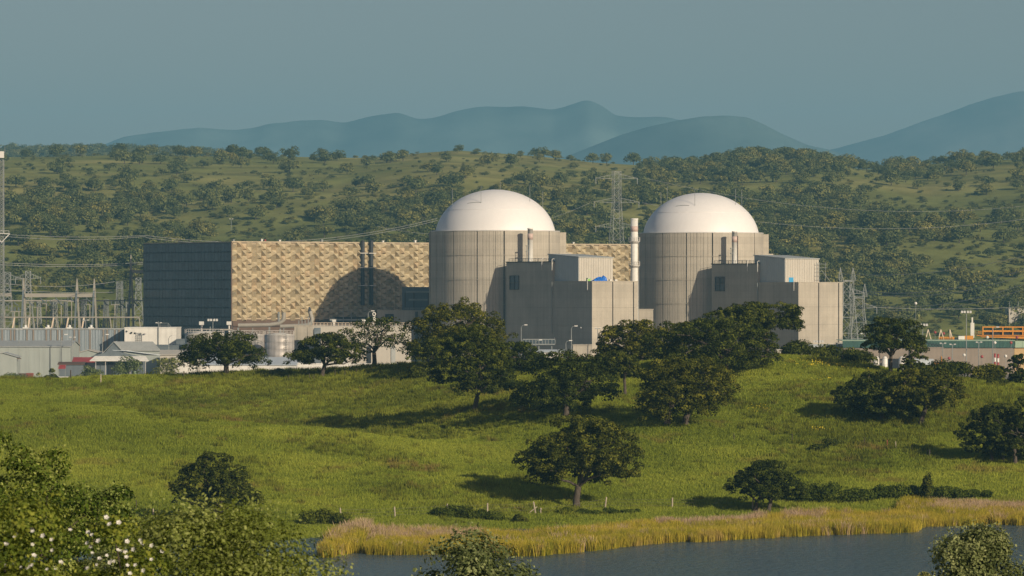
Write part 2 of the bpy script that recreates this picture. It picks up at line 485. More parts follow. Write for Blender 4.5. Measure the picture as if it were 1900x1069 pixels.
RIDGE = [(-900, 300), (-300, 296), (0, 293), (130, 292), (250, 289), (400, 292), (520, 292), (690, 294), (780, 285), (850, 280), (1000, 291), (1100, 302), (1200, 308), (1300, 302), (1400, 291), (1500, 300), (1580, 316), (1650, 314), (1750, 303), (1900, 296), (2300, 290), (2900, 300)]
RY = 3100.0
RXs = np.array([X(a, RY) for a, b in RIDGE]); RZs = np.array([Zp(b, RY) for a, b in RIDGE])
def height(x, y):
    x = np.asarray(x, float); y = np.asarray(y, float)
    sy = shore_y(x)
    # near slope falling from the viewpoint to the pond
    near = np.interp(y, [-200, 0, 30, 60, 120, 250, 395, 408, 460], [29.5, 28.2, 26.4, 24.2, 19.6, 10.6, 1.25, 0.3, -1.2])
    near = near + 0.25 * (fbm(x * 0.08, y * 0.08, 31) - 0.5)
    # field and knoll beyond
    xc = np.clip(x, -140, 140)
    yc = np.clip(y, 455, 745)
    f = tps(xc, yc)
    back = sstep(735, 930, y)
    f = f * (1 - back)
    f = f + (fbm(x * 0.06, y * 0.06, 3) - 0.5) * 0.8 * sstep(10, 50, y - sy) * (1 - back) + (noise2(x * 0.3, y * 0.3, 9) - 0.5) * 0.25 * (1 - back)
    shore_blend = sstep(-2, 26, y - sy)
    f = (1.0 + np.clip((y - sy) * 0.06, -2.2, 1.4)) * (1 - shore_blend) + f * shore_blend
    z = np.where(y < 430, np.maximum(near, np.where(y > sy - 3, f, -9)), np.where(y < sy - 14, -1.2, f))
    # hillside behind the plant
    rz = np.interp(x, RXs * 1.0, RZs)
    u = np.clip((y - 1690) / (RY - 1690), 0, 1)
    hl = rz * (1 - (1 - u) ** 1.42)
    nz = (fbm(x / 210.0, y / 260.0, 40, 3) - 0.5) * 26 * np.clip(u * 4, 0, 1) * np.clip((1 - u) * 2.2, 0, 1)
    hl = hl + nz
    fall = sstep(RY, RY + 700, y)
    hl = hl * (1 - fall) + 20 * fall
    hl = hl * (1 - sstep(9000, 11000, y)) + 10 * sstep(9000, 11000, y)
    return np.where(y > 1690, np.maximum(hl, 0), z)

def h1(x, y): return float(height(np.array([x]), np.array([y]))[0])

def ground_mat():
    m, nt, out = new_mat('ground_surface')
    g = N(nt, "ShaderNodeNewGeometry"); P = g.outputs['Position']
    zone = N(nt, "ShaderNodeAttribute", attribute_name='zone')
    sp = N(nt, "ShaderNodeSeparateColor"); nt.links.new(zone.outputs['Color'], sp.inputs[0])
    # meadow soil and thatch
    n1 = tnoise(nt, P, 0.05, 6, 0.65)
    meadow = ramp(nt, n1, [(0.35, (0.075, 0.10, 0.014)), (0.55, (0.15, 0.17, 0.02)), (0.75, (0.17, 0.185, 0.026))])
    n2 = tnoise(nt, P, 0.004, 7, 0.62)
    n3 = tnoise(nt, P, 0.03, 5, 0.6)
    hillc = ramp(nt, n2, [(0.35, (0.15, 0.175, 0.052)), (0.5, (0.215, 0.23, 0.070)), (0.62, (0.30, 0.28, 0.10)), (0.75, (0.17, 0.19, 0.05))])
    hillv = ramp(nt, n3, [(0.35, BW(0.7)), (0.65, BW(1.15))])
    hillc = mixc(nt, 1.0, hillc, hillv, 'MULTIPLY')
    yard = ramp(nt, tnoise(nt, P, 0.15, 5), [(0.3, (0.24, 0.22, 0.18)), (0.7, (0.34, 0.31, 0.26))])
    c = mixc(nt, sp.outputs[1], meadow, yard)
    c = mixc(nt, sp.outputs[2], c, hillc)
    c = mixc(nt, sp.outputs[0], c, (0.16, 0.12, 0.075))
    d = N(nt, "ShaderNodeBsdfDiffuse"); nt.links.new(c, d.inputs[0])
    nt.links.new(bump(nt, tnoise(nt, P, 0.6, 5, 0.7), 0.8, 0.5), d.inputs[2])
    nt.links.new(d.outputs[0], out.inputs[0])
    return m

def make_ground():
    ys = np.concatenate([np.arange(-60, 390, 6), np.arange(390, 770, 1.25), np.arange(770, 1000, 6), np.arange(1000, 1690, 25),
                         np.arange(1690, 3150, 12), np.arange(3150, 4000, 40), np.linspace(4000, 15500, 30)])
    ns = 300
    s = np.linspace(-1, 1, ns)
    X_ = s[None, :] * (60 + 0.22 * np.maximum(ys, 0))[:, None]
    Y_ = np.repeat(ys[:, None], ns, 1)
    Z_ = height(X_, Y_)
    v = np.stack([X_.ravel(), Y_.ravel(), Z_.ravel()], -1)
    nr = len(ys)
    i = np.arange(nr - 1)[:, None] * ns + np.arange(ns - 1)[None]
    f = np.stack([i, i + 1, i + ns + 1, i + ns], -1).reshape(-1, 4)
    me = np_mesh('ground', v, f, ground_mat(), smooth=True)
    ca = me.color_attributes.new('zone', 'FLOAT_COLOR', 'POINT')
    sy = shore_y(X_)
    mud = (1 - sstep(0.5, 4.0, np.abs(Y_ - sy))) * (Y_ < 560)
    yard = sstep(900, 960, Y_) * (1 - sstep(1690, 1720, Y_))
    hill = sstep(1690, 1720, Y_)
    c = np.stack([mud.ravel(), yard.ravel(), hill.ravel(), np.ones(nr * ns)], -1).astype(np.float32)
    ca.data.foreach_set('color', c.ravel())
    o = link_mesh('ground', me)
    tag(o, kind='structure')
make_ground()

def make_water():
    m, nt, out = new_mat('pond_water')
    g = N(nt, "ShaderNodeNewGeometry"); P = g.outputs['Position']
    n1 = tnoise(nt, P, 1.1, 4, 0.65, 0.8, 0.6, 1)
    n2 = tnoise(nt, P, 0.05, 3, 0.5, 0.5, 1.6, 1)
    p = N(nt, "ShaderNodeBsdfPrincipled")
    p.inputs['Base Color'].default_value = (0.05, 0.085, 0.105, 1)
    p.inputs['Roughness'].default_value = 0.2
    p.inputs['IOR'].default_value = 1.33
    ad = N(nt, "ShaderNodeMath", operation='MULTIPLY_ADD'); nt.links.new(n2, ad.inputs[0]); ad.inputs[1].default_value = 0.5; nt.links.new(n1, ad.inputs[2])
    nt.links.new(bump(nt, ad.outputs[0], 1.0, 0.9), p.inputs['Normal'])
    nt.links.new(p.outputs[0], out.inputs[0])
    xs = np.linspace(-160, 160, 60); ys = np.linspace(398, 545, 30)
    X_, Y_ = np.meshgrid(xs, ys)
    v = np.stack([X_.ravel(), Y_.ravel(), np.full(X_.size, WATER_Z)], -1)
    i = np.arange(len(ys) - 1)[:, None] * len(xs) + np.arange(len(xs) - 1)[None]
    f = np.stack([i, i + 1, i + len(xs) + 1, i + len(xs)], -1).reshape(-1, 4)
    tag(link_mesh('pond_water', np_mesh('pond_water', v, f, m, smooth=True)), kind='structure')
make_water()

def range_mesh(name, prof, y0, depth, base, col, seed, amp, xs_ext=None):
    """a mountain range: a height field whose skyline follows prof"""
    m, nt, out = new_mat(name + '_surface')
    g = N(nt, "ShaderNodeNewGeometry"); P = g.outputs['Position']
    c = ramp(nt, tnoise(nt, P, 0.0016, 7, 0.62), [(0.35, tuple(a * 0.5 for a in col)), (0.5, col), (0.65, tuple(a * 1.7 for a in col))])
    d = N(nt, "ShaderNodeBsdfDiffuse"); nt.links.new(c, d.inputs[0]); nt.links.new(d.outputs[0], out.inputs[0])
    px = np.array([p[0] for p in prof], float); pz = np.array([Zp(p[1], y0) for p in prof]); pxx = (px - 950) / F * y0
    xs = np.linspace(pxx[0], pxx[-1], 420)
    vs = np.linspace(-1, 1, 60)
    X_ = np.repeat(xs[None], len(vs), 0)
    Y_ = y0 + vs[:, None] * depth + 0 * X_
    # smooth interpolation of the skyline with fine roughness
    top = np.interp(xs, pxx, pz)
    k = np.hanning(13); k /= k.sum(); top = np.convolve(np.pad(top, 6, 'edge'), k, 'valid')
    top = top + (fbm(xs / (y0 * 0.02), xs * 0 + seed, seed, 5) - 0.5) * y0 * amp
    sh = (1 - np.abs(vs) ** 1.3)[:, None]
    rid = fbm(X_ / (y0 * 0.022) + Y_ / (y0 * 0.05), Y_ / (y0 * 0.04), seed + 5, 3) * .6 + .2
    Z_ = base + (top[None] - base) * sh * (1 - 0.5 * (1 - sh) * rid * 2 - .03 * (1 - (2 * np.abs(rid - .5))) * (1 - sh ** 4))
    v = np.stack([X_.ravel(), Y_.ravel(), Z_.ravel()], -1)
    i = np.arange(len(vs) - 1)[:, None] * len(xs) + np.arange(len(xs) - 1)[None]
    f = np.stack([i, i + 1, i + len(xs) + 1, i + len(xs)], -1).reshape(-1, 4)
    o = link_mesh(name, np_mesh(name, v, f, m, smooth=True))
    tag(o, kind='structure')
    return o
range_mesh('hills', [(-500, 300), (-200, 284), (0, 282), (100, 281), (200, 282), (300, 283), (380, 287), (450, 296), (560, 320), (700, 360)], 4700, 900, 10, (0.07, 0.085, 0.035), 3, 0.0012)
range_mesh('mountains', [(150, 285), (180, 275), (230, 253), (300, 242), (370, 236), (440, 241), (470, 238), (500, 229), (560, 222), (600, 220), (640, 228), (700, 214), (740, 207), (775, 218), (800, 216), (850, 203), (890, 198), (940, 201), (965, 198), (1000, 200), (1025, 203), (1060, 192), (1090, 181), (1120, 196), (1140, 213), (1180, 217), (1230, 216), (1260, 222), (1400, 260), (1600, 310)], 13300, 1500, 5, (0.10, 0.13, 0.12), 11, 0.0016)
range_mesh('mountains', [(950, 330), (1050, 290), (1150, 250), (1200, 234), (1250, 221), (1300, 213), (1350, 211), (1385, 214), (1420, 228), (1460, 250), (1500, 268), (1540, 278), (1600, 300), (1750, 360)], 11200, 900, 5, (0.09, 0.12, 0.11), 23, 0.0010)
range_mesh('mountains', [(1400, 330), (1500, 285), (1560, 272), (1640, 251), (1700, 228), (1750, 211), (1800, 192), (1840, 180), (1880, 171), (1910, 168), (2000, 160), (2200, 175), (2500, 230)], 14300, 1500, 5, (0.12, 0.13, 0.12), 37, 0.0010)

def make_haze():
    mb = MB().box(-4300, 4300, -220, 16500, -4, 735)
    m, nt, out = new_mat('haze_air')
    v = N(nt, "ShaderNodeVolumePrincipled")
    v.inputs['Color'].default_value = (0.285, 0.70, 1.0, 1)
    v.inputs['Density'].default_value = HAZE_DENS
    v.inputs['Anisotropy'].default_value = 0.0
    nt.links.new(v.outputs[0], out.inputs['Volume'])
    o = mb.build('haze', m)
    tag(o, kind='stuff')
    o.display_type = 'WIRE'
HAZE_DENS = 0.000086
make_haze()
# ------------------------------------------------------------------ power station
TH = R(35.0)
L = Vector((math.cos(TH), math.sin(TH), 0))      # along the turbine hall, away to the right
B = Vector((-math.sin(TH), math.cos(TH), 0))     # towards the back
Z = Vector((0, 0, 1))
def loc2w(o, l, b, z): return Vector((o[0], o[1], 0)) + L * l + B * b + Z * z
def xf_at(o):            # local (l, b, z) -> world offset
    return Matrix(((L.x, B.x, 0, o[0]), (L.y, B.y, 0, o[1]), (0, 0, 1, o[2] if len(o) > 2 else 0), (0, 0, 0, 1)))
def rotL(): return TH

def along(C, d, px):
    """distance from C along d at which the point is seen in column px"""
    k = (px - 950.0) / F
    return (k * C[1] - C[0]) / (d.x - k * d.y)

# ---- turbine hall
FY = 1574.0
F0 = (X(430, FY), FY)
HT = Zp(450, FY)
Z_TAN0 = Zp(593, FY)
hall = empty('turbine_hall', (F0[0], F0[1], 0), TH, 'long sand coloured hall of relief panels with a dark glazed end wall, behind the domes', 'building')
HL = along(F0, L, 1172) + 6
HW = along(F0, B, 267)
MB().box(0.6, HL, 0.6, HW - 0.3, 0, HT - 0.3).build('wall', M['brown'], hall)
MB().box(0.0, HL + .5, 0.0, 0.6, Z_TAN0 - 2.6, Z_TAN0 - 0.02).build('base_band', M['brown'], hall)
MB().box(0.0, HL + .5, 0.0, 0.6, Z_TAN0, HT - .005).build('panel_backing', M['tan'], hall)
mb = MB().box(-0.3, HL + .5, -0.55, 0.9, HT + .003, HT + 0.5)
mb.box(-0.3, 0.9, 0.92, HW, HT, HT + 0.35)
mb.build('parapet', M['tan'], hall)
# relief panels: one asymmetric pyramid, turned by a quarter from panel to panel
PS = 2.17
NR_ = 13
PH = (HT - Z_TAN0) / NR_
def panel_mesh(rot, v):
    pk = [(0.62, 0.70), (0.70, 0.62)][v]
    h = 1.0 if v == 0 else 0.8
    S = PS - 0.05
    c, s_ = [(1, 0), (0, 1), (-1, 0), (0, -1)][rot % 4]
    def P(a, b, d):
        a, b = a - .5, b - .5
        a, b = a * c - b * s_, a * s_ + b * c
        return (a * S, -d, b * (PH - 0.05))
    m = MB()
    e = 0.06
    pk = [(0.46, 0.84), (0.56, 0.80)][v]
    h = [1.6, 1.3][v]
    vs = [P(0, 0, e), P(1, 0, e), P(1, 1, e), P(0, 1, e), P(*pk, h), P(.5, .06, e + .08),
          P(0, 0, -.15), P(1, 0, -.15), P(1, 1, -.15), P(0, 1, -.15)]
    fs = [(0, 5, 4), (5, 1, 4), (0, 1, 5), (1, 2, 4), (2, 3, 4), (3, 0, 4),
          (0, 6, 7, 1), (1, 7, 8, 2), (2, 8, 9, 3), (3, 9, 6, 0)]
    m.add(vs, fs)
    return m
def tan_mat(name, k):
    return mat_plain(name, (0.50 * k[0], 0.42 * k[1], 0.27 * k[2]), 0.8, 0, 0.14, 1.0, 0.12)
tans = [tan_mat('sand_panel_' + n, k) for n, k in (('pale', (1.08, 1.08, 1.06)), ('middle', (1, 1, 1)), ('rosy', (1.03, 0.96, 0.92)), ('dusty', (0.93, 0.94, 0.94)))]
pmesh = {}
for r_ in range(4):
    for v in range(2):
        for t_ in range(4):
            pmesh[r_, v, t_] = panel_mesh(r_, v).mesh('cladding_panel', tans[t_])
ncol = int(HL / PS) + 1
far = {t_: MB() for t_ in range(4)}
NCF = 23
for c_ in range(ncol):
    for q in range(NR_):
        lx = (c_ + .5) * PS
        lz = HT - (q + .5) * PH + (PH * .25 if c_ % 2 else -PH * .25)
        rt = (c_ + (q % 2) * 3 + (rnd.random() < 0.04)) % 4
        v = (c_ // 2 + q) % 2
        t_ = rnd.choices((0, 1, 2, 3), (3, 6, 2, 2))[0]
        if c_ < NCF:
            o = link_mesh('cladding_panel', pmesh[rt, v, t_], hall, (lx, -0.06, lz))
            if c_ == 0 and q == 0: o['label'] = 'sand coloured relief panel'
        else:
            pm = panel_mesh(rt, v)
            pm.v = [(a + lx, b - 0.06, z + lz) for a, b, z in pm.v]
            far[t_].add(pm.v, pm.f)
me = None
fm = MB(); fmi = []
for t_ in range(4):
    fm.add(far[t_].v, far[t_].f); fmi += [t_] * len(far[t_].f)
me = fm.mesh('cladding_panels_beyond', tans[0])
for t_ in range(1, 4): me.materials.append(tans[t_])
me.polygons.foreach_set('material_index', fmi)
o = link_mesh('cladding_field', me, hall); o['kind'] = 'stuff'
# glazed end wall: panes in frames
nb, nr = 27, 10
pw, ph = HW / nb, (HT - 12.0) / nr
fr = MB()
for i in range(nb + 1):
    b = i * pw
    fr.box(-0.25, 0.05, b - .05, b + .05, 4, HT - .05)
for j in range(nr + 1):
    z = HT - j * ph
    fr.box(-0.36, 0.05, 0, HW, z - .30, z - .001)
fr.box(0.05, 0.6, 0, HW, 4, HT - 0.3)
fr.build('glazing_frame', M['darkpipe'], hall)
gms = []
for k in range(6):
    a, b2 = [(0, 0), (.012, .004), (-.01, .006), (.005, -.012), (-.006, -.004), (.015, .01)][k]
    m = MB().hexa([(-.22 + a, .1, .15), (-.12, .1, .15), (-.12, pw - .1, .15), (-.22 - a, pw - .1, .15), (-.22 + b2, .1, ph - .29), (-.12, .1, ph - .29), (-.12, pw - .1, ph - .29), (-.22 - b2, pw - .1, ph - .29)])
    gms.append(m.mesh('pane', M['glass']))
for i in range(nb):
    for j in range(nr):
        link_mesh('pane', gms[rnd.randrange(6)], hall, (0, i * pw, HT - (j + 1) * ph))
corner = MB().box(-0.42, 0.0, -0.3, 0.0, 3, HT + 0.3); corner.build('corner_post', M['brown'], hall)
# roof hatches and vents on the edge
for k, l in enumerate((1.5, 14, 22, 41, 69, 84, 100, 128, 160)):
    m = MB().box(l, l + .7, 1.5, 2.3, HT - .3, HT + 1.0 + .3 * (k % 2))
    m.box(l - .2, l + .9, 1.4, 2.4, HT + 1.0 + .3 * (k % 2), HT + 1.15 + .3 * (k % 2))
    m.build('roof_vent', M['white'] if k % 3 else M['steel'], hall)
MB().lathe([(0.02, HT + .4), (.5, HT + .9), (.02, HT + 1.4)], along(F0, L, 493), .4, 10).build('marker_ball', M['red'], hall)

# twin riser pipes on the facade, in shadow of the dome
for px in (669.5, 685.5):
    l = along(F0, L, px)
    p = empty('riser_pipe', (F0[0] + L.x * l, F0[1] + L.y * l, 0), TH, {669.5: 'left one of the two dark pipes running up the panelled facade', 685.5: 'right one of the two dark pipes running up the panelled facade'}[px], 'pipe', 'dark pipes up the facade')
    zt, zb = HT + .8, Zp(566, 1608)
    MB().tube([(0, -1.3, zb), (0, -1.3, zt)], .78, 12).build('pipe_barrel', M['darkpipe'], p)
    for py in (470, 497, 530):
        z = Zp(py, 1607)
        m = MB().box(-1.7, 1.7, -2.3, -.4, z - .12, z + .14)
        m.build('bracket', M['rail'], p)
    MB().lathe([(.95, zt), (.95, zt + .2), (.02, zt + .5)], 0, -1.3, 12).build('pipe_cap', M['darkpipe'], p)

# ---- containment buildings
RD = 22.2; RC = 24.0
def ribs_profile(a0, a1, ribbed, seed):
    """(angle, radius) samples across one wall panel"""
    rr = random.Random(seed)
    out, a = [], a0
    g = 0.55 / RC
    if not ribbed:
        n = 10
        return [(a0 + (a1 - a0) * i / n, RC) for i in range(n + 1)]
    a = a0 + g
    out = [(a0, RC)]
    while a < a1 - 2 * g:
        wd = rr.uniform(.55, 1.25) / RC
        gr = rr.uniform(.16, .34) / RC
        dp = rr.uniform(.08, .22)
        if a + wd + gr > a1 - g: break
        out += [(a, RC), (a + wd, RC), (a + wd + gr * .25, RC - dp), (a + wd + gr * .8, RC - dp), (a + wd + gr, RC)]
        a += wd + gr
    out.append((a1, RC))
    return out
def containment(cx, cy_, name_l, seed, left_bit):
    t = empty('containment_building', (cx, cy_, 0), 0, name_l, 'building')
    ztop = 50.9
    zb = 0
    MB().lathe([(RC - 1.0, zb), (RC - 1.0, ztop - 0.5), (RD - .5, ztop - 0.5)], 0, 0, 72).build('core', M['joint'], t)
    for i in range(15):
        a = R(-90 - 64 - 24 + 24 * i)       # angle of the joint, measured from +X
        a0, a1 = a + .24 / RC, a + R(24) - .24 / RC
        ang = (-64 - 24 + 24 * i)
        ribbed = ang < 8 or ang > 130
        pr = ribs_profile(a0, a1, ribbed, seed * 100 + i)
        m = MB()
        vs = []
        for z in (zb, ztop):
            for (q, r_) in pr: vs.append((r_ * math.cos(q), r_ * math.sin(q), z))
        nn = len(pr)
        for q, r_ in ((a0, RC - .95), (a1, RC - .95)):
            for z in (zb, ztop): vs.append((r_ * math.cos(q), r_ * math.sin(q), z))
        fs = [(k, k + 1, nn + k + 1, nn + k) for k in range(nn - 1)]
        b = 2 * nn
        fs += [(b, 0, nn, b + 1), (nn - 1, b + 2, b + 3, 2 * nn - 1)]
        fs.append(tuple([b + 1] + list(range(nn, 2 * nn)) + [b + 3]))
        m.add(vs, fs)
        m.build('wall_panel', M['shell'], t)
    # pale flashing ring at the top and the dome with its seams
    MB().lathe([(RC + .12, ztop + .004), (RC + .12, ztop + .3), (RC - .5, ztop + .34), (RD - .3, ztop + .34)], 0, 0, 90).build('rim', M['rail'], t)
    Hd = 15.4
    Rs = (RD * RD + Hd * Hd) / (2 * Hd)
    prof = []
    for i in range(33):
        u = i / 32
        z = Hd * math.sin(u * math.pi / 2)
        re = RD * math.sqrt(max(0, 1 - (z / Hd) ** 2))
        rs = math.sqrt(max(0, Rs * Rs - (Rs - Hd + z) ** 2))
        prof.append((max(.02, .55 * re + .45 * rs), ztop + .3 + z))
    d = MB().lathe(prof, 0, 0, 96).build('dome', M['dome'], t)
    zs = ztop + 8.0
    rs_ = np.interp(zs, [p[1] for p in prof], [p[0] for p in prof])
    MB().lathe([(rs_ + .10, zs - .09), (rs_ + .12, zs), (rs_ - .02, zs + .12)], 0, 0, 96).build('dome_seam', M['dome'], d)
    for xo in ((-15.9, -6), (-5.2, -15), (12.8, -8), (17.6, -2), (1.8, 2)) if seed == 1 else ((-15.6, -6), (-12.8, 4), (-3.0, -15.5), (12.9, -8), (15.7, -1)):
        rr = math.hypot(*xo)
        z = float(np.interp(-rr, [-p[0] for p in prof], [p[1] for p in prof]))
        hh = 6.2 if rr > 4 else 3.0
        MB().tube([(xo[0], xo[1], z - .2), (xo[0], xo[1], z + hh)], .075, 5).build('lightning_rod', M['steel'], t)
    # cable lying on the dome from the foot of a rod
    pts = []
    for i in range(9):
        u = i / 8
        x_, y_ = -5.2 - 5.0 * u, -15 + 2.5 * u
        rr = math.hypot(x_, y_); z = float(np.interp(-rr, [-p[0] for p in prof], [p[1] for p in prof])) + .1
        pts.append((x_, y_, z))
    MB().tube(pts, .09, 5).build('cable', M['steel'], t)
    # rusty service pipe and a caged ladder on the plain panels
    a = R(-90 + 32.5)
    MB().tube([((RC + .35) * math.cos(a), (RC + .35) * math.sin(a), 38), ((RC + .35) * math.cos(a), (RC + .35) * math.sin(a), ztop - 1)], .16, 6).build('service_pipe', M['brown'], t)
    g = MB(); a = R(-90 - 30)
    ca, sa = (RC + .5) * math.cos(a), (RC + .5) * math.sin(a)
    for z in (24, 33, 42): g.lathe([(RC + .02, z), (RC + .16, z), (RC + .16, z + .14), (RC + .02, z + .14)], 0, 0, 72, False)
    g.build('tie_band', M['shell'], t)
    # flank block at the right, a little lower than the rim
    m = MB().box(15.5, 23.5, -10, 9, 0, ztop - .2).xf(Matrix.Rotation(TH, 4, 'Z'))
    m.v = [(a + 1.4, b - 1.0, c) for a, b, c in m.v]
    m.build('flank_wall', M['concrete'], t)
    m = MB().box(23.5, 26.5, -9, 7, 0, 43.2).xf(Matrix.Rotation(TH, 4, 'Z'))
    m.v = [(a + 1.4, b - 1.0, c) for a, b, c in m.v]
    m.build('flank_wall', M['concrete'], t)
    if left_bit:
        m = MB().box(-24.7, -20.2, 1, 9, 0, ztop - .1)
        m.build('flank_wall', M['concrete'], t)
    return t
D1 = (-6.2, 1550.0); D2 = (72.7, 1605.0)
containment(*D1, 'nearer left reactor building, ribbed concrete drum under a smooth white dome', 1, True)
containment(*D2, 'farther right reactor building, ribbed concrete drum under a smooth white dome', 2, False)

# ---- fuel buildings in front of each drum
def railing(mbs, pts, h=1.1, t=.09, step=2.0):
    pts = [Vector(p) for p in pts]
    for a, b in zip(pts[:-1], pts[1:]):
        n = max(1, int((b - a).length / step))
        for k in range(n + 1):
            p = a.lerp(b, k / n)
            mbs.bar(p, p + Z * h, t)
        mbs.bar(a + Z * h, b + Z * h, t); mbs.bar(a + Z * h * .5, b + Z * h * .5, t * .8)
    return mbs

def fuel_building(C, pxs, tops, label, second):
    """C near corner; pxs: columns of (far end, step, corner, right end, penthouse far/near/right)"""
    far_px, step_px, cor_px, end_px, pf, pn, pr_ = pxs
    zA, zB, zPl, zPn = tops
    t = empty('fuel_building', (C[0], C[1], 0), TH, label, 'building')
    lF = along(C, B, far_px); lS = along(C, B, step_px); wL = along(C, L, end_px)
    # lower block of storey-high lifts, cut by open joints on the lit face
    joints = [0.0, along(C, L, {1098.5: 1137, 1481.5: 1519}[cor_px]), along(C, L, {1098.5: 1175.5, 1481.5: 1556}[cor_px]), wL]
    dep = 12
    for a, b in zip(joints[:-1], joints[1:]):
        for k, (z0, z1) in enumerate(((0, 16.4), (16.4, 26.2 - 3.2), (26.2 - 3.2, zB))):
            MB().box(a + (.0 if a == 0 else .22), b - (.22 if b < wL else 0), .0, dep, z0 + (.05 if k else 0), z1).build('wall_slab', M['concrete'], t)
    MB().box(.6, wL - .6, .5, dep + .02, 0, zB - .3).build('core', M['joint'], t)
    n = 3
    zz = [0, 16.4, 23.0, zB]
    for z0, z1 in zip(zz[:-1], zz[1:]):
        MB().box(0, wL, dep + .02, lS, z0 + (.05 if z0 else 0), z1).build('wall_slab', M['concrete'], t)
    zz = [0, 16.4, 23.0, zA]
    for z0, z1 in zip(zz[:-1], zz[1:]):
        MB().box(-.12, wL - 2, lS + .01, lF, z0 + (.05 if z0 else 0), z1).build('wall_slab', M['concrete'], t)
    # coping
    MB().box(-.32, wL - 1.8, lS - .2, lF + .2, zA + .003, zA + .35).build('coping', M['joint'], t)
    m = MB().box(-.15, wL + .15, -.15, .35, zB + .003, zB + .3); m.box(-.15, .35, .36, lS - .22, zB + .003, zB + .3)
    m.build('coping', M['concrete'], t)
    # louvred opening high on the shaded wall
    wb = along(C, B, far_px + 10)
    fr = MB()
    z0, z1 = Zp(537, 1520) if not second else Zp(540, 1575), Zp(512, 1520) if not second else Zp(514, 1575)
    b0, b1 = wb - 4.2 * 1.1, wb + 1.0
    for z in (z0, (z0 + z1) / 2, z1): fr.box(-.42, -.12, b0, b1, z - .12, z + .12)
    for b in (b0, (b0 + b1) / 2, b1): fr.box(-.40, -.12, b - .12, b + .12, z0, z1)
    w_ = fr.build('window', M['joint'], t)
    for i in range(2):
        for j in range(2):
            bb0 = b0 + (b1 - b0) / 2 * i; zz0 = z0 + (z1 - z0) / 2 * j
            MB().box(-.2, -.13, bb0 + .14, bb0 + (b1 - b0) / 2 - .14, zz0 + .14, zz0 + (z1 - z0) / 2 - .14).build('pane', M['glass'], w_)
    # downpipe and goose-neck vents
    for b, zt in ((lS - .5, zA + .9), (2.0, zB + .9), (lS + (lF - lS) * .2, zA + 1.2)):
        m = MB().tube([(-.55, b, zt - 3.8), (-.55, b, zt), (-.1, b, zt + .3), (.5, b, zt + .2)], .12, 6)
        m.build('vent_pipe', M['rail'], t)
    MB().tube([(-.5, lS - .4, 14), (-.5, lS - .4, zB)], .13, 6).build('downpipe', M['steel'], t)
    rl = MB(); railing(rl, [(0.4, lS + 1, zA + .35), (0.4, lF - 1, zA + .35), (wL - 3, lF - 1, zA + .35)])
    rl.build('roof_railing', M['darkpipe'], t)
    for b, z in ((6, 15.9), (lS - 2, 12), (lF - 8, 9.5)):
        MB().lathe([(.02, -.3), (.22, -.2), (.25, .1), (.02, .3)], 0, 0, 8).xf(Matrix.Translation((-.5, b, z))).build('wall_lamp', M['lamp'], t)
    # sheet-clad penthouse with a monopitch roof
    Pn = None
    best = 1.0
    in_l = 1.2
    o0 = loc2w((C[0], C[1]), in_l, 0, 0)
    bn = along((o0.x, o0.y), B, pn)
    bf = along((o0.x, o0.y), B, pf)
    o1 = loc2w((C[0], C[1]), in_l, bn, 0)
    ll = along((o1.x, o1.y), L, pr_)
    x0, x1, y0, y1 = in_l, in_l + ll, bn, bf
    base = zB + .01
    v = [(x0, y0, base), (x1, y0, base), (x1, y1, base), (x0, y1, base), (x0, y0, zPn), (x1, y0, zPn - .1), (x1, y1, zPl - .1), (x0, y1, zPl)]
    pent = MB().hexa(v).build('penthouse', M['cream'], t)
    side = MB()
    nb_ = 16
    for k in range(nb_):
        ya, yb = y0 + (y1 - y0) * k / nb_, y0 + (y1 - y0) * (k + 1) / nb_
        za, zb2 = zPn + (zPl - zPn) * k / nb_, zPn + (zPl - zPn) * (k + 1) / nb_
        side.hexa([(x0 - .14, ya + .05, base), (x0 - .01, ya, base), (x0 - .01, yb, base), (x0 - .14, yb - .05, base), (x0 - .14, ya + .05, za - .02), (x0 - .01, ya, za - .02), (x0 - .01, yb, zb2 - .02), (x0 - .14, yb - .05, zb2 - .02)])
    side.build('side_cladding', M['pent_shade'], pent)  # side sheet drawn greyer than the front, its shade put into the colour
    front = MB()
    for k in range(14):
        xa, xb = x0 + (x1 - x0) * k / 14, x0 + (x1 - x0) * (k + 1) / 14
        front.box(xa + .04, xb - .04, y0 - .1, y0 - .01, base, zPn - .15)
    front.build('front_cladding', M['cream'], pent)  # cream carries the sunlight on the white sheet
    e = .35
    MB().hexa([(x0 - e, y0 - e, zPn), (x1 + e, y0 - e, zPn - .1), (x1 + e, y1 + e, zPl - .1), (x0 - e, y1 + e, zPl), (x0 - e, y0 - e, zPn + .3), (x1 + e, y0 - e, zPn + .2), (x1 + e, y1 + e, zPl + .2), (x0 - e, y1 + e, zPl + .3)]).build('roof', M['roof'], pent)
    if second:
        MB().box(x0 + 1.6, x0 + 3.7, y0 - .2, y0 - .11, base, base + 2.0).build('door', M['sky_blue'], pent)
        sc = MB()
        for xx in (x1 - 2.0, x1 - .6, x1 + 2.2):
            sc.bar((xx, y0 - 1.2, base), (xx, y0 - 1.2, zPn - 1.2), .13)
        for z in np.arange(base + 1.4, zPn - 1.2, 1.4):
            sc.bar((x1 - 2.0, y0 - 1.2, z), (x1 + (3.2 if z > zPn - 3.5 else .2), y0 - 1.2, z), .1)
        sc.bar((x1 + .2, y0 - 1.2, zPn - 4), (x1 + 5, y0 - 1.2, base), .14)
        sc.build('scaffold_stair', M['steel'], t)
    else:
        # small roof units
        for q in (x1 - 5.0, x1 - 3.2, x1 - .9):
            MB().box(q, q + 1.1, y0 - 2.6, y0 - 1.6, base, base + .9).build('roof_unit', M['rail'], t)
    # duct against the drum
    g = MB()
    dl, db = (8.3, lF - 3.2)
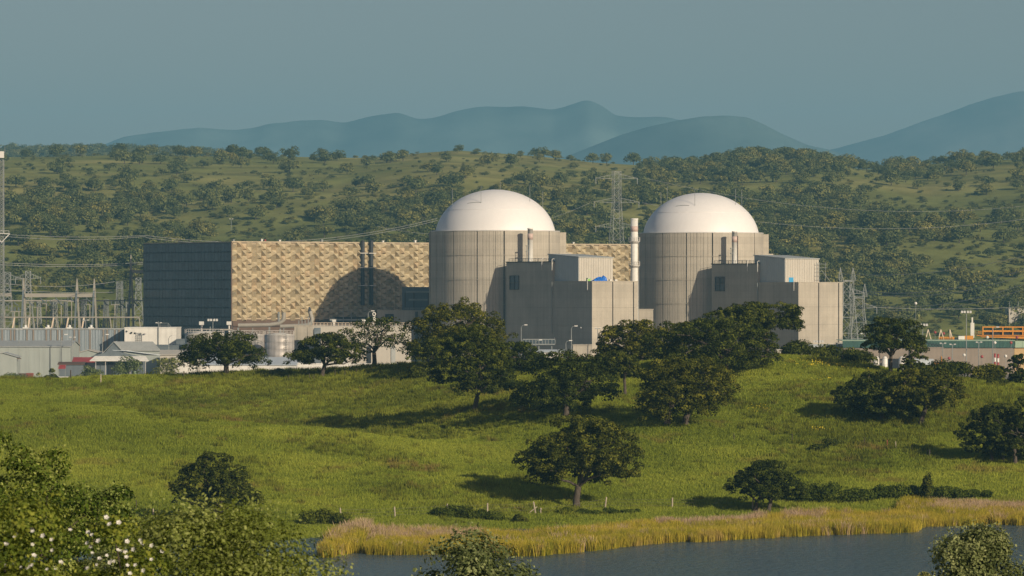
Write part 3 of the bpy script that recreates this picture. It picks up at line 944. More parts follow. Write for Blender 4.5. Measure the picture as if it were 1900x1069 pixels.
    zt = zA + 12.6
    g.lathe([(.98, zA + .36), (.98, zt - .5), (1.06, zt - .5), (1.06, zt), (.02, zt + .05)], dl, db, 18)
    dk = g.build('vent_stack', M['white'], t)
    MB().lathe([(1.0, zt - 4.2), (1.01, zt - 4.2), (1.01, zt - 2.0), (1.0, zt - 2.0)], dl, db, 18).build('faded_band', M['palered'], dk)
    m = MB()
    for z in (zA + 4, zA + 6): m.box(dl - 1.9, dl - .9, db - .3, db + .3, z, z + .25)
    m.bar((dl - 1.7, db, zA + .3), (dl - 1.7, db, zA + 6), .16)
    m.build('bracket', M['steel'], dk)
    return t, (x0, x1, y0, y1, base)
C1 = (X(1098.5, 1478), 1478.0)
C2 = (X(1481.5, 1533), 1533.0)
zB1 = Zp(523, 1478); zA1 = Zp(487, 1512)
fb1, pt1 = fuel_building(C1, (940, 1025, 1098.5, 1183.5, 1018, 1074, 1137), (zA1, zB1, Zp(472.5, 1505), Zp(478, 1490)), 'left fuel building, blank concrete blocks with a blue tarpaulin on the roof', False)
fb2, pt2 = fuel_building(C2, (1321, 1406, 1481.5, 1563.5, 1400, 1457, 1519), (zA1 - .4, zB1 - .3, Zp(474.5, 1562), Zp(480.5, 1546)), 'right fuel building, blank concrete blocks with a blue door in the rooftop penthouse', True)

# blue tarpaulin heap and a green crate on the left roof
def lumpy(mbs, cx, cy_, cz, rx, ry, rz, seed, n=14, m=7):
    rr = random.Random(seed)
    vs, fs = [], []
    ph1, ph2 = rr.random() * 6, rr.random() * 6
    for j in range(m + 1):
        el = j / m * math.pi / 2
        for i in range(n):
            a = 2 * math.pi * i / n
            k = 1 + .18 * math.sin(3 * a + ph1) + .12 * math.sin(5 * a + ph2 + 2 * el) + rr.uniform(-.07, .07)
            vs.append((cx + rx * k * math.cos(a) * math.cos(el), cy_ + ry * k * math.sin(a) * math.cos(el), cz + rz * math.sin(el) * (1 + .2 * math.sin(2 * a + ph2))))
    for j in range(m):
        for i in range(n):
            fs.append((j * n + i, j * n + (i + 1) % n, (j + 1) * n + (i + 1) % n, (j + 1) * n + i))
    return mbs.add(vs, fs)
pC = loc2w(C1, 5.6, 3.0, zB1 + .02)
m = MB(); lumpy(m, 0, 0, 0, 2.5, 1.2, 1.5, 3); lumpy(m, 1.4, -.2, 0, 1.5, 1.0, 1.9, 5); lumpy(m, -2.0, .1, 0, 1.4, 1.0, 1.0, 8)
tag(m.build('tarpaulin', M['blue_tarp'], None, pC, TH), 'bright blue tarpaulin heaped on the roof in front of the cream penthouse', 'tarpaulin')
pC = loc2w(C1, 1.3, 4.0, zB1 + .02)
t = empty('crate', pC, TH, 'small light green crate beside the blue tarpaulin on the roof', 'crate')
MB().box(-.6, .6, -.5, .5, 0, 1.2).build('crate_body', mat_plain('crate_green', (0.25, 0.55, 0.1), .6), t)
MB().box(-.66, .66, -.56, .56, 1.2, 1.35).build('lid', M['palegreen'], t)

# ---- tall free-standing stack between the units
sx, sy_ = X(1177, 1520), 1520.0
st = empty('ventilation_stack', (sx, sy_, 0), 0, 'tall white ventilation stack with a faded red band and two ring platforms, between the domes', 'stack')
zt = Zp(405.5, sy_)
MB().lathe([(1.5, 0), (1.5, Zp(520, sy_)), (1.32, Zp(490, sy_)), (1.32, zt), (1.1, zt), (1.1, zt - .8)], 0, 0, 24).build('shaft', M['white'], st)
MB().lathe([(1.42, zt - .5), (1.42, zt + .02), (1.1, zt + .03)], 0, 0, 24).build('top_ring', M['white'], st)
MB().lathe([(1.33, Zp(430, sy_)), (1.345, Zp(430, sy_)), (1.345, Zp(420, sy_)), (1.33, Zp(420, sy_))], 0, 0, 24).build('faded_band', M['palered'], st)
for py in (445, 490):
    z = Zp(py, sy_) - .6
    pl = MB().lathe([(1.34, z - .9), (2.1, z), (2.1, z + .14), (1.34, z + .14)], 0, 0, 20, False).build('platform', M['rail'], st)
    g = MB()
    for k in range(14):
        a = 2 * math.pi * k / 14
        g.bar((2.05 * math.cos(a), 2.05 * math.sin(a), z), (2.05 * math.cos(a), 2.05 * math.sin(a), z + 1.5), .08)
    for zz_ in (z + .75, z + 1.5):
        g.tube([(2.05 * math.cos(2 * math.pi * k / 20), 2.05 * math.sin(2 * math.pi * k / 20), zz_) for k in range(21)], .05, 4, False)
    g.build('railing', M['rail'], pl)
g = MB()
for s_ in (-.25, .25): g.bar((1.7, s_ - .6, 8), (1.7, s_ - .6, Zp(445, sy_)), .08)
for k in range(60): g.bar((1.7, -.85, 10 + k * .55), (1.7, -.35, 10 + k * .55), .05)
g.build('ladder', M['steel'], st)

def block(name, px0, px1, y, py_top, depth, mat, label, cat, base=0.0, rz=0.0, top2=None):
    """a thing standing at its place: a walled box with a coping"""
    x0, x1 = X(px0, y), X(px1, y)
    t = empty(name, (x0, y, base), rz, label, cat)
    w_ = (x1 - x0) / math.cos(rz)
    h = Zp(py_top, y) - base
    MB().box(0, w_, 0, depth, 0, h).build('wall', mat, t)
    MB().box(-.12, w_ + .12, -.12, depth + .12, h + .003, h + .3).build('coping', mat, t)
    return t, w_, h
# low links between the two units
block('link_building', 1183, 1212, 1528, 575, 14, M['concrete'], 'low concrete link seen in the gap between the left fuel building and right drum', 'building', 0, 0)
# auxiliary building in the dome's shadow beside the left drum
ya = 1578
t, w_, h = block('auxiliary_building', 746, 801, ya, 534, 16, M['slate'], 'shaded auxiliary block with rooftop beams, left of the left drum', 'building', 0, 0)  # slate tone puts the dome's shade into the concrete block's colour
for zz_, a, b in ((h - 1.2, 1.5, w_ - 1), (h - 4.2, 2.5, w_ - 1.5), (h - 7.5, .5, w_ - 1)):
    MB().box(a, b, -.9, -.13, zz_ - .7, zz_).build('beam', M['steel'], t)
for a in (1.2, 4.5, w_ - 1.2):
    MB().box(a - .25, a + .25, -.85, -.13, 0, h - 1.9).build('pilaster', M['joint'], t)
t, w_, h = block('annex_building', 700, 800, 1572, 577, 5, M['concrete'], 'low concrete annex wall in shade left of the left drum', 'building', 0, 0)
MB().box(3, 6.2, -.4, -.13, 4, h - 1.2).build('door', M['dark'], t)
MB().box(w_ - 6, w_ - 5, -.5, -.13, 0, h - .3).build('pilaster', M['joint'], t)
m = MB(); railing(m, [(0, 0.2, h + .3), (w_, 0.2, h + .3)], 1.1, .1); m.build('roof_railing', M['darkpipe'], t)
t, w_, h = block('gantry_shed', 612, 702, 1586, 590, 6, M['dark'], 'shed with shade painted on its walls and a light beam across it under the domed shadow', 'shed', 0, 0)  # near-black walls carry the dome's shade as colour
MB().box(0, w_, -.5, -.13, h - 1.0, h - .4).build('beam', M['steel'], t)
for k, px in enumerate((637, 652)):
    l = X(px, 1586) - X(612, 1586)
    MB().tube([(l, -.6, 6), (l, -.6, h + 2.4), (l - 1.6, -.6, h + 2.5)], .16, 6).build('vent_pipe', M['steel'], t)
# ------------------------------------------------------------------ vegetation builders
def unit(n, rg):
    v = rg.normal(size=(n, 3)); return v / np.linalg.norm(v, axis=1, keepdims=True)

def cards(cen, nrm, size, rg, aspect=1.3, bend=0.0):
    """small leaf-cluster quads at cen facing nrm; returns verts, faces"""
    n = len(cen)
    nrm = nrm / (np.linalg.norm(nrm, axis=1, keepdims=True) + 1e-9)
    t = np.cross(nrm, unit(n, rg)); t /= (np.linalg.norm(t, axis=1, keepdims=True) + 1e-9)
    b = np.cross(nrm, t)
    s = size[:, None]
    # irregular kite: looks leafy rather than square
    k = rg.uniform(.55, 1.0, (n, 4, 1))
    a = cen + t * s * aspect * .5 * k[:, 0]
    c = cen - t * s * aspect * .5 * k[:, 1]
    d = cen + b * s * .5 * k[:, 2] + nrm * s * bend
    e = cen - b * s * .5 * k[:, 3]
    v = np.stack([a, d, c, e], 1).reshape(-1, 3)
    f = np.arange(4 * n).reshape(-1, 4)
    return v, f

def crown_cloud(rg, W, Dp, z0, z1, n_cl, n_cards, size, flat=0.35, skew=(0, 0), rcl=(.13, .22), gap=0.0, droop=0.0, lobed=False):
    """leaf clusters on lumpy clumps filling a domed crown; returns verts, faces, tone, clump centres"""
    a, b, h = W / 2, Dp / 2, (z1 - z0)
    zc = z0 + h * flat
    cl, rr = [], []
    while len(cl) < n_cl:
        d = unit(1, rg)[0]
        if d[2] < -0.85: continue
        rad = rg.uniform(.45, .86) if rg.random() < .75 else rg.uniform(.05, .5)
        hz = (z1 - zc) if d[2] > 0 else (zc - z0)
        r_ = rg.uniform(*rcl) * W
        lump = 1 + .22 * math.sin(3 * math.atan2(d[1], d[0]) + n_cl) * (1 - abs(d[2]))
        p = np.array([d[0] * a * rad * lump, d[1] * b * rad * lump, zc + d[2] * hz * rad])
        p[0] += skew[0] * (p[2] - z0) / h; p[1] += skew[1] * (p[2] - z0) / h
        p[2] = min(p[2], z1 - r_ * .5)
        cl.append(p); rr.append(r_)
    cl = np.array(cl); rr = np.array(rr)
    if lobed:
        # foliage masses (lobes) each carrying a skin of smaller leaf clumps
        nl = max(26, int(n_cl / 2.4))
        ga = 2.39996
        L0, R0_ = [], []
        tw = rg.uniform(0, 6.28)
        for k in range(nl):
            u_ = (k + .5) / nl
            dz = 1 - u_ * 1.66
            hr_ = math.sqrt(max(0, 1 - dz * dz)); a_ = tw + k * ga + rg.uniform(-.35, .35)
            q_ = rg.uniform(.66, .88) if k % 5 != 4 else rg.uniform(.2, .5)
            hz = (z1 - zc) if dz > 0 else (zc - z0)
            L0.append((math.cos(a_) * hr_ * a * q_, math.sin(a_) * hr_ * b * q_, zc + dz * hz * q_))
            R0_.append(W * rg.uniform(.125, .175) * (26 / nl) ** .2 * 1.1)
        L0, R0_ = np.array(L0), np.array(R0_)
        L0[:, 2] = np.clip(L0[:, 2], z0 + R0_ * .5, z1 - R0_ * .72)
        ns = nl * 10
        q = rg.integers(0, nl, ns)
        dd = unit(ns, rg); dd[:, 2] = np.where(dd[:, 2] < -.35, -dd[:, 2], dd[:, 2])
        cl = L0[q] + dd * (R0_[q] * rg.uniform(.72, .98, ns))[:, None] * np.array([1, 1, .72])
        rr = R0_[q] * rg.uniform(.24, .40, ns)
        n_cl = ns
    wgt = rr ** 2; idx = rg.choice(n_cl, n_cards, p=wgt / wgt.sum())
    d = unit(n_cards, rg)
    d[:, 2] = np.where(d[:, 2] < -.3, -d[:, 2], d[:, 2])
    rad = rg.uniform(.80, 1.04, n_cards)
    # finer lumps on each clump
    rad *= 1 + .16 * np.sin(d[:, 0] * 9 + idx) * np.sin(d[:, 1] * 8 + idx * 2) 
    p = cl[idx] + d * (rr[idx] * rad)[:, None] * np.array([1, 1, .78])
    p[:, 2] -= droop * rr[idx] * (1 - d[:, 2]) * .3
    nrm = d + unit(n_cards, rg) * .55
    nrm[:, 2] += .25
    sz = size * rg.uniform(.6, 1.35, n_cards)
    ctone = rg.uniform(-.18, .18, n_cl)
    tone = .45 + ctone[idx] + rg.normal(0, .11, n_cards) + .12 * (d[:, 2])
    v, f = cards(p, nrm, sz, rg, 1.35, .12)
    return v, f, tone, cl, rr

def limb(mbs, a, b, r0, r1, rg, seg=5, wob=.09):
    a, b = np.array(a, float), np.array(b, float)
    ln = np.linalg.norm(b - a)
    pts, rs = [], []
    off = np.zeros(3)
    for i in range(seg + 1):
        u = i / seg
        if 0 < i < seg: off = off * .5 + rg.normal(0, wob * ln, 3)
        w_ = math.sin(u * math.pi)
        p = a + (b - a) * u + off * w_ + np.array([0, 0, .10 * ln * w_])
        pts.append(tuple(p)); rs.append(r0 + (r1 - r0) * u)
    mbs.tube(pts, rs, 7)
    return pts

def oak(name, px, py_base, y, W, top_py, label, cat='tree', group=None, seed=1, trunk=None, n_cl=46, n=9000, size=.36, flat=.34,
        skew=0.0, cx=None, Dp=None, mat='oak', ground=True, lean=0.0, trunks=1, low=None, bare=None):
    """a holm oak standing at column px on the ground; W crown width in pixels; top_py crown top"""
    rg = np.random.default_rng(seed)
    x = X(px, y)
    gz = h1(x, y) - .1
    t = empty(name, (x, y, gz), 0, label, cat, group)
    Wm = W / F * y
    zt = Zp(top_py, y) - gz
    th = trunk if trunk is not None else zt * .3
    z0 = th * .4 if low is None else low * .38
    Wm *= 1.17
    z0 = bare if bare else z0 - .20 * (zt - z0)
    Dm = Dp if Dp else Wm * rg.uniform(.8, 1.0)
    v, f, tone, cl, rr = crown_cloud(rg, Wm, Dm, z0, zt, int(n_cl * (1.25 if n > 5000 else 1)), int(n * (1.8 if n > 5000 else 1.15)), size * .85, flat, rcl=(.12, .19), lobed=True)
    ox = 0 if cx is None else (cx - px) / F * y
    sk = ox * np.clip((v[:, 2] - z0 * .3) / (zt * .4), 0, 1)
    v[:, 0] += sk; cl = cl.copy(); cl[:, 0] += ox
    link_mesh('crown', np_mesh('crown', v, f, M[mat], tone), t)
    tr = MB()
    R0 = max(.16, Wm * .028)
    for k in range(trunks):
        bx = (k - (trunks - 1) / 2) * Wm * .16
        fork = (bx * 1.2 + lean + ox * .25, rg.uniform(-.2, .2), th)
        pts = [(bx, 0, -.3), (bx, 0, .0), (bx + lean * .35 + rg.uniform(-.1, .1), 0, th * .45), fork]
        tr.tube(pts, [R0 * 1.5, R0 * 1.25, R0, R0 * .9], 9)
        order = rg.permutation(len(cl))[: (9 if trunks == 1 else 5)]
        for j in order:
            tgt = cl[j] + np.array([0, 0, 0])
            mid = np.array(fork) * .55 + tgt * .45 + np.array([0, 0, .08 * Wm])
            pts = limb(tr, fork, tgt, R0 * rg.uniform(.4, .62), R0 * .12, rg, 5, .07)
            for q in range(2):
                j2 = rg.integers(len(cl))
                s_ = pts[rg.integers(2, 5)]
                if np.linalg.norm(np.array(s_) - cl[j2]) < Wm * .38:
                    limb(tr, s_, cl[j2], R0 * .22, R0 * .07, rg, 3, .06)
    tr.build('trunk', M['bark'], t)
    return t

def mound(name, pts, label, cat, seed, size, n_per, mat, group=None, extra=None):
    """a low shrub or hedge made of leaf clumps: pts = (px, y, radius, height)"""
    rg = np.random.default_rng(seed)
    x0 = X(pts[0][0], pts[0][1]); y0 = pts[0][1]
    g0 = h1(x0, y0)
    t = empty(name, (x0, y0, g0), 0, label, cat, group)
    V, Fc, T = [], [], []
    nv = 0
    cl = []
    for (px, y, r, h) in pts:
        x = X(px, y); gz = h1(x, y)
        k = 5
        for j in range(k):
            ang = rg.uniform(0, 2 * math.pi); q = rg.uniform(0, .55) * r
            cl.append((x - x0 + q * math.cos(ang), y - y0 + q * math.sin(ang), gz - g0 + h * rg.uniform(.25, .62), r * rg.uniform(.4, .62), h * rg.uniform(.32, .45)))
    cl = np.array(cl)
    n = n_per * len(pts)
    idx = rg.integers(0, len(cl), n)
    d = unit(n, rg); d[:, 2] = np.where(d[:, 2] < -.4, -d[:, 2], d[:, 2])
    rad = rg.uniform(.75, 1.12, n)
    p = cl[idx, :3] + d * rad[:, None] * np.stack([cl[idx, 3], cl[idx, 3], cl[idx, 4]], -1)
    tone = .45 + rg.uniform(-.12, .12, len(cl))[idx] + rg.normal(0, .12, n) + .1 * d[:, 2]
    v, f = cards(p, d + unit(n, rg) * .8 + np.array([0, 0, .3]), size * rg.uniform(.6, 1.3, n), rg, 1.4, .12)
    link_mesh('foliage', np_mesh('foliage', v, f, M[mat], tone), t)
    st = MB()
    for j in range(min(len(cl), 14)):
        c = cl[rg.integers(len(cl))]
        gx = h1(c[0] + x0, c[1] + y0) - g0
        st.tube([(c[0] * .97, c[1], gx - .1), (c[0], c[1], c[2])], [.05, .02], 5)
    st.build('stem', M['bark'], t)
    return t

# ------------------------------------------------------------------ the oaks on the knoll and the field
oak('holm_oak', 1070, 945, 524, 192, 775, 'lone dark holm oak with broad crown and pale trunk beside the reeds', seed=11, trunk=2.9, n_cl=120, n=25000, size=.30, flat=.42, cx=1082, low=2.1, bare=1.3)
oak('holm_oak', 1415, 944, 520, 118, 854, 'small round holm oak at the left end of the long bramble hedge', seed=12, trunk=1.5, n_cl=80, n=11000, size=.27, cx=1424, low=1.0, trunks=2, bare=0.7)
oak('holm_oak', 405, 968, 494, 140, 838, 'round olive green oak standing alone in the left field behind the blurred bush', seed=13, trunk=1.6, n_cl=80, n=12000, size=.28, low=1.2, bare=0.9)
oak('holm_oak', 420, 697, 700, 152, 619, 'broad dark oak on the crest in front of the round tanks', seed=14, trunk=1.9, n_cl=52, n=11000, size=.34, flat=.4, low=1.2, trunks=1, bare=0.15)
oak('holm_oak', 597, 694, 692, 118, 618, 'dark oak on the crest between the tanks and the sparse tree', seed=15, trunk=2.2, n_cl=40, n=9000, size=.34, low=1.4, cx=604, trunks=1, lean=.3, bare=1.6)
oak('holm_oak', 694, 682, 700, 128, 590, 'sparse see-through tree on the crest with sky-lit gaps and pale limbs', seed=16, trunk=2.6, n_cl=44, n=4300, size=.34, low=1.6, bare=1.7)
oak('holm_oak', 850, 682, 682, 168, 556, 'largest dark oak at the left of the middle thicket, below the left drum', seed=17, trunk=2.0, n_cl=100, n=18000, size=.36, flat=.42, low=1.0, trunks=2, cx=848)
oak('holm_oak', 797, 692, 672, 76, 628, 'slim young oak with a bare trunk at the left edge of the middle thicket', seed=18, trunk=2.6, n_cl=24, n=4000, size=.32, low=2.0, bare=2.4)
oak('holm_oak', 880, 762, 609, 138, 604, 'tall yellowish green oak with a leaning trunk above the dark shaded slope', seed=19, trunk=2.3, n_cl=64, n=16000, size=.32, flat=.5, low=2.6, lean=.5, cx=878, bare=0.1)
oak('holm_oak', 965, 690, 664, 105, 632, 'low oak behind the tall yellowish one, under the left fuel building', seed=20, trunk=1.6, n_cl=34, n=7000, size=.34, low=.5, cx=955)
oak('holm_oak', 1050, 774, 597, 162, 652, 'wide twin-lobed oak in the middle thicket behind the lone oak', seed=21, trunk=2.4, n_cl=95, n=14000, size=.32, flat=.45, low=1.8)
oak('holm_oak', 1160, 742, 622, 84, 651, 'small domed oak with a bare trunk between two larger oaks', seed=22, trunk=3.3, n_cl=30, n=6500, size=.32, low=2.6, cx=1152, bare=2.4)
oak('holm_oak', 1255, 794, 585, 180, 660, 'broad oak with several trunks at the right of the shaded slope', seed=23, trunk=2.4, n_cl=110, n=18000, size=.32, flat=.45, low=1.6, trunks=2, cx=1270)
oak('holm_oak', 1178, 676, 663, 130, 590, 'round dark oak on the crest in front of the lit fuel building wall', seed=24, trunk=1.4, n_cl=90, n=10500, size=.35, flat=.35, low=.7, trunks=2)
oak('holm_oak', 1325, 706, 640, 205, 592, 'very wide dark oak filling the thicket below the right drum', seed=25, trunk=2.0, n_cl=80, n=20000, size=.35, flat=.38, low=.4, trunks=2)
oak('holm_oak', 1266, 680, 664, 80, 596, 'narrow dark oak between the round one and the very wide one', seed=45, trunk=1.6, n_cl=30, n=6000, size=.35, low=.6)
oak('holm_oak', 1375, 690, 672, 110, 566, 'light topped oak rising behind the very wide dark oak', seed=26, trunk=3.0, n_cl=40, n=9000, size=.35, flat=.5, low=2.0, cx=1365)
oak('holm_oak', 1425, 680, 676, 118, 563, 'oak with an arching crown over a pale gap, below the right fuel building', seed=27, trunk=6.2, n_cl=40, n=9000, size=.34, flat=.3, low=4.6, cx=1424, lean=-.8, bare=4.0)
oak('holm_oak', 1653, 692, 641, 106, 592, 'open oak with a forked trunk on the right crest before the white tanks', seed=28, trunk=3.0, n_cl=40, n=8000, size=.33, flat=.4, low=2.1, bare=2.6)
oak('holm_oak', 1690, 672, 636, 46, 632, 'small low oak touching the right side of the open crest oak', seed=29, trunk=1.5, n_cl=16, n=2600, size=.33, low=2.0)
oak('holm_oak', 1636, 790, 592, 128, 688, 'left oak of the pair on the right slope, low and broad', seed=30, trunk=2.2, n_cl=80, n=11000, size=.32, flat=.42, low=1.3, cx=1622)
oak('holm_oak', 1708, 793, 590, 142, 684, 'right oak of the pair on the right slope, with a thick leaning trunk', seed=31, trunk=2.8, n_cl=52, n=12000, size=.32, flat=.42, low=1.6, cx=1712, lean=.7, bare=1.5)
oak('holm_oak', 1850, 858, 558, 108, 744, 'round oak near the right edge casting long shadows to the left', seed=32, trunk=2.4, n_cl=80, n=11000, size=.31, flat=.45, low=1.4, trunks=2, cx=1842)
oak('holm_oak', 1895, 862, 556, 120, 732, 'tall oak cut by the right edge of the view, beside the round one', seed=33, trunk=2.6, n_cl=50, n=12000, size=.31, flat=.45, low=1.4, trunks=2)
oak('holm_oak', 1893, 722, 640, 52, 652, 'oak on the crest at the right edge in front of the ochre wall', seed=34, trunk=1.6, n_cl=26, n=5000, size=.34, low=.8)

# shrubs along the crest
for i, (px, y, r, h, lb) in enumerate([
    (1478, 668, 3.4, 3.1, 'low dark bush at the foot of the right fuel building, leftmost of the crest bushes'),
    (1535, 662, 3.6, 2.9, 'low dark bush on the crest under the right fuel building lit wall'),
    (1590, 655, 3.4, 2.7, 'low dark bush on the crest left of the open oak'),
    (1700, 640, 2.8, 2.6, 'dark bush just right of the open crest oak'),
    (1765, 640, 4.2, 3.5, 'broad dark bush on the right crest before the taupe wall'),
    (1832, 640, 3.5, 3.0, 'dark bush on the right crest left of the edge oak'),
    (515, 700, 1.0, 1.2, 'tiny green bush before the white shed wall'),
    (1128, 668, 1.6, 1.4, 'tiny bush at the foot of the round dark crest oak'),
    (1225, 664, 2.0, 1.3, 'pale low bush under the narrow dark oak'),
    (1850, 632, 1.6, 1.3, 'small brownish bush on the track at the right')]):
    mound('bush', [(px, y, r, h), (px + 8, y + 1, r * .8, h * .85), (px - 9, y - 1, r * .8, h * .8)], lb, 'bush', 200 + i, .33, 1500, 'oak' if i not in (6, 8) else 'shrub')
# bramble hedges by the water
mound('bramble_hedge', [(px, y, r, h) for px, y, r, h in ((1492, 527, 2.0, 2.7), (1515, 527, 2.1, 3.0), (1545, 527, 2.1, 2.8), (1575, 527, 1.9, 2.3), (1603, 528, 1.7, 1.9), (1632, 529, 1.9, 2.1), (1660, 530, 1.9, 2.2), (1690, 531, 1.9, 2.3), (1718, 532, 1.9, 2.2), (1748, 532, 1.8, 2.0), (1775, 533, 1.6, 1.7), (1802, 534, 1.5, 1.4), (1830, 535, 1.3, 1.1))],
      'long dark green bramble hedge behind the reeds on the right', 'hedge', 301, .24, 1300, 'bramble')
mound('bramble_hedge', [(815, 512, 1.5, 1.3), (838, 512, 1.7, 1.8), (862, 512, 1.7, 1.9), (888, 512, 1.7, 1.7), (912, 512, 1.6, 1.3), (930, 512, 1.1, .9)],
      'short dark green bramble clump behind the dry reeds, left of the lone oak', 'hedge', 302, .22, 1100, 'bramble')
mound('bush', [(962, 511, 1.0, 1.1), (972, 511, .8, .8)], 'small round bush right of the short bramble clump', 'bush', 303, .2, 900, 'oak')
mound('bramble_hedge', [(1052, 519, 1.3, .9), (1078, 519, 1.3, 1.0), (1105, 519, 1.4, .9), (1135, 519, 1.3, 1.0), (1160, 519, 1.3, .8), (1180, 519, 1.0, .7)],
      'low bramble strip at the foot of the lone oak', 'hedge', 304, .2, 900, 'bramble')
mound('bush', [(575, 497, 1.7, 2.2), (600, 498, 1.8, 2.4), (628, 498, 1.7, 1.9)], 'dark green bush beside the leftmost reed clump', 'bush', 305, .22, 1300, 'bramble')
mound('bush', [(1717, 529, .9, 3.6), (1719, 529, .7, 4.4)], 'slim upright bush sticking out of the long bramble hedge', 'bush', 306, .24, 900, 'oak')
mound('bush', [(1520, 566, 1.6, 1.1), (1545, 570, 1.8, 1.4)], 'scrubby bush on the slope above the hedge', 'bush', 307, .24, 800, 'oak')
mound('bush', [(915, 640, 2.2, 2.2), (935, 642, 2.4, 2.6), (955, 640, 2.0, 1.8)], 'low dark bush filling the gap between the tall and the twin-lobed oak', 'bush', 311, .3, 1500, 'oak')
mound('bush', [(775, 670, 2.4, 2.6), (800, 672, 2.4, 2.2)], 'low dark bush under the left edge of the middle thicket', 'bush', 312, .3, 1500, 'oak')
mound('bush', [(1486, 548, .9, .8)], 'dark tuft-like bush in the grass above the small round oak', 'bush', 308, .2, 700, 'oak')

# ------------------------------------------------------------------ near bushes on the viewpoint slope
def near_bush(name, px, y, W, top_py, label, mat, seed, n, size, n_cl=26, cat='bush', H=None, flowers=0, flat=.3, depth=None, lobed=False):
    rg = np.random.default_rng(seed)
    x = X(px, y); gz = h1(x, y)
    t = empty(name, (x, y, gz), 0, label, cat)
    Wm = W / F * y; zt = Zp(top_py, y) - gz
    v, f, tone, cl, rr = crown_cloud(rg, Wm * 1.15, depth or Wm * .9, -.3, zt, n_cl, n, size, flat, rcl=(.15, .23), lobed=lobed)
    n_cl = len(cl)
    # leafy shoots standing out of the outline
    ns = int(n * .12)
    idx = rg.integers(0, n_cl, ns)
    top = cl[idx] + unit(ns, rg) * (rr[idx] * 1.1)[:, None] * np.array([1, 1, .9])
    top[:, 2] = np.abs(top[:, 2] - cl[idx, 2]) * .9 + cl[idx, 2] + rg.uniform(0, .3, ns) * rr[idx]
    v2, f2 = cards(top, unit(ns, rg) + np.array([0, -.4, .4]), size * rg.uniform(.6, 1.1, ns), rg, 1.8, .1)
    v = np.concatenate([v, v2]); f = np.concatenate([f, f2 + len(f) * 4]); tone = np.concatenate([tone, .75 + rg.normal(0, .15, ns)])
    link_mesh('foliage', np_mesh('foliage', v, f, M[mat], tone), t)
    st = MB()
    for j in range(12):
        c = cl[rg.integers(n_cl)]
        limb(st, (c[0] * .12, c[1] * .12, -.1), c, Wm * .012 + .01, .006, rg, 5, .05)
    st.build('stem', M['bark'], t)
    if flowers:
        pm = []
        m = MB()
        for k in range(5):
            a = 2 * math.pi * k / 5
            m.add([(0, 0, 0), (.028 * math.cos(a - .55), .028 * math.sin(a - .55), .012), (.036 * math.cos(a), .036 * math.sin(a), .014), (.028 * math.cos(a + .55), .028 * math.sin(a + .55), .012)], [(0, 1, 2, 3)])
        m.add([(0, 0, .004), (.008, 0, .012), (0, .008, .012), (-.008, 0, .012), (0, -.008, .012)], [(0, 1, 2), (0, 2, 3), (0, 3, 4), (0, 4, 1)])
        fl = m.mesh('flower', M['petal'])
        made = 0; tries = 0; placed = []
        while made < flowers and tries < 60000:
            tries += 1
            q = rg.integers(n_cl); c = cl[q]
            d = unit(1, rg)[0]; d[1] = -abs(d[1])
            pp = c + d * rr[q] * 1.12 * np.array([1, 1, .85])
            if pp[2] < zt - .62 or (rg.random() < .5 and pp[2] > zt - .25): continue
            if any((pp - w).dot(pp - w) < .0064 for w in placed): continue
            placed.append(pp)
            made += 1
            o = link_mesh('flower', fl, t, pp)
            o.rotation_euler = Vector((rg.uniform(-.6, .6), -1, rg.uniform(.2, 1.2))).to_track_quat('Z', 'Y').to_euler()
            s_ = rg.uniform(.45, .75); o.scale = (s_,) * 3
    return t
near_bush('small_oak', 25, 72, 390, 812, 'leafy bright green small oak filling the lower left corner', 'bright', 401, 34000, .055, 75, 'tree', depth=2.4, flat=.45, lobed=True)
near_bush('small_oak', 165, 78, 310, 885, 'lower bright green crown joined to the right of the corner oak', 'bright', 402, 24000, .055, 60, 'tree', flat=.45, lobed=True)
near_bush('bush', 255, 66, 170, 938, 'pale tipped bush between the corner oak and the blurred bush', 'olive', 408, 7000, .05, 20, flat=.5)
near_bush('rockrose_bush', 50, 37, 290, 925, 'rockrose bush with white flowers at the lower left edge, nearest of the bushes', 'cistus', 403, 16000, .036, 22, 'bush', flowers=30, flat=.5)
near_bush('rockrose_bush', 225, 39, 250, 938, 'rockrose bush with white flowers before the pale tipped bush', 'cistus', 404, 16000, .036, 22, 'bush', flowers=30, flat=.5)
near_bush('bush', 455, 42, 430, 910, 'blurred yellowish green bush at the bottom left of the pond', 'blurbush', 405, 48000, .036, 60, flat=.5)
near_bush('bush', 862, 120, 205, 994, 'loose grey green bush in front of the water', 'olive', 406, 9000, .10, 26, flat=.5)
near_bush('bush', 1815, 122, 175, 980, 'rounded pale grey green bush at the lower right corner', 'olive', 407, 22000, .085, 36, flat=.6)
near_bush('bush', 655, 110, 60, 1046, 'tip of a small olive bush just left of the loose one', 'olive', 409, 2500, .07, 12, flat=.5)
near_bush('bush', 1722, 118, 50, 1048, 'tip of a low olive bush left of the rounded pale one', 'olive', 410, 2000, .07, 10, flat=.5)

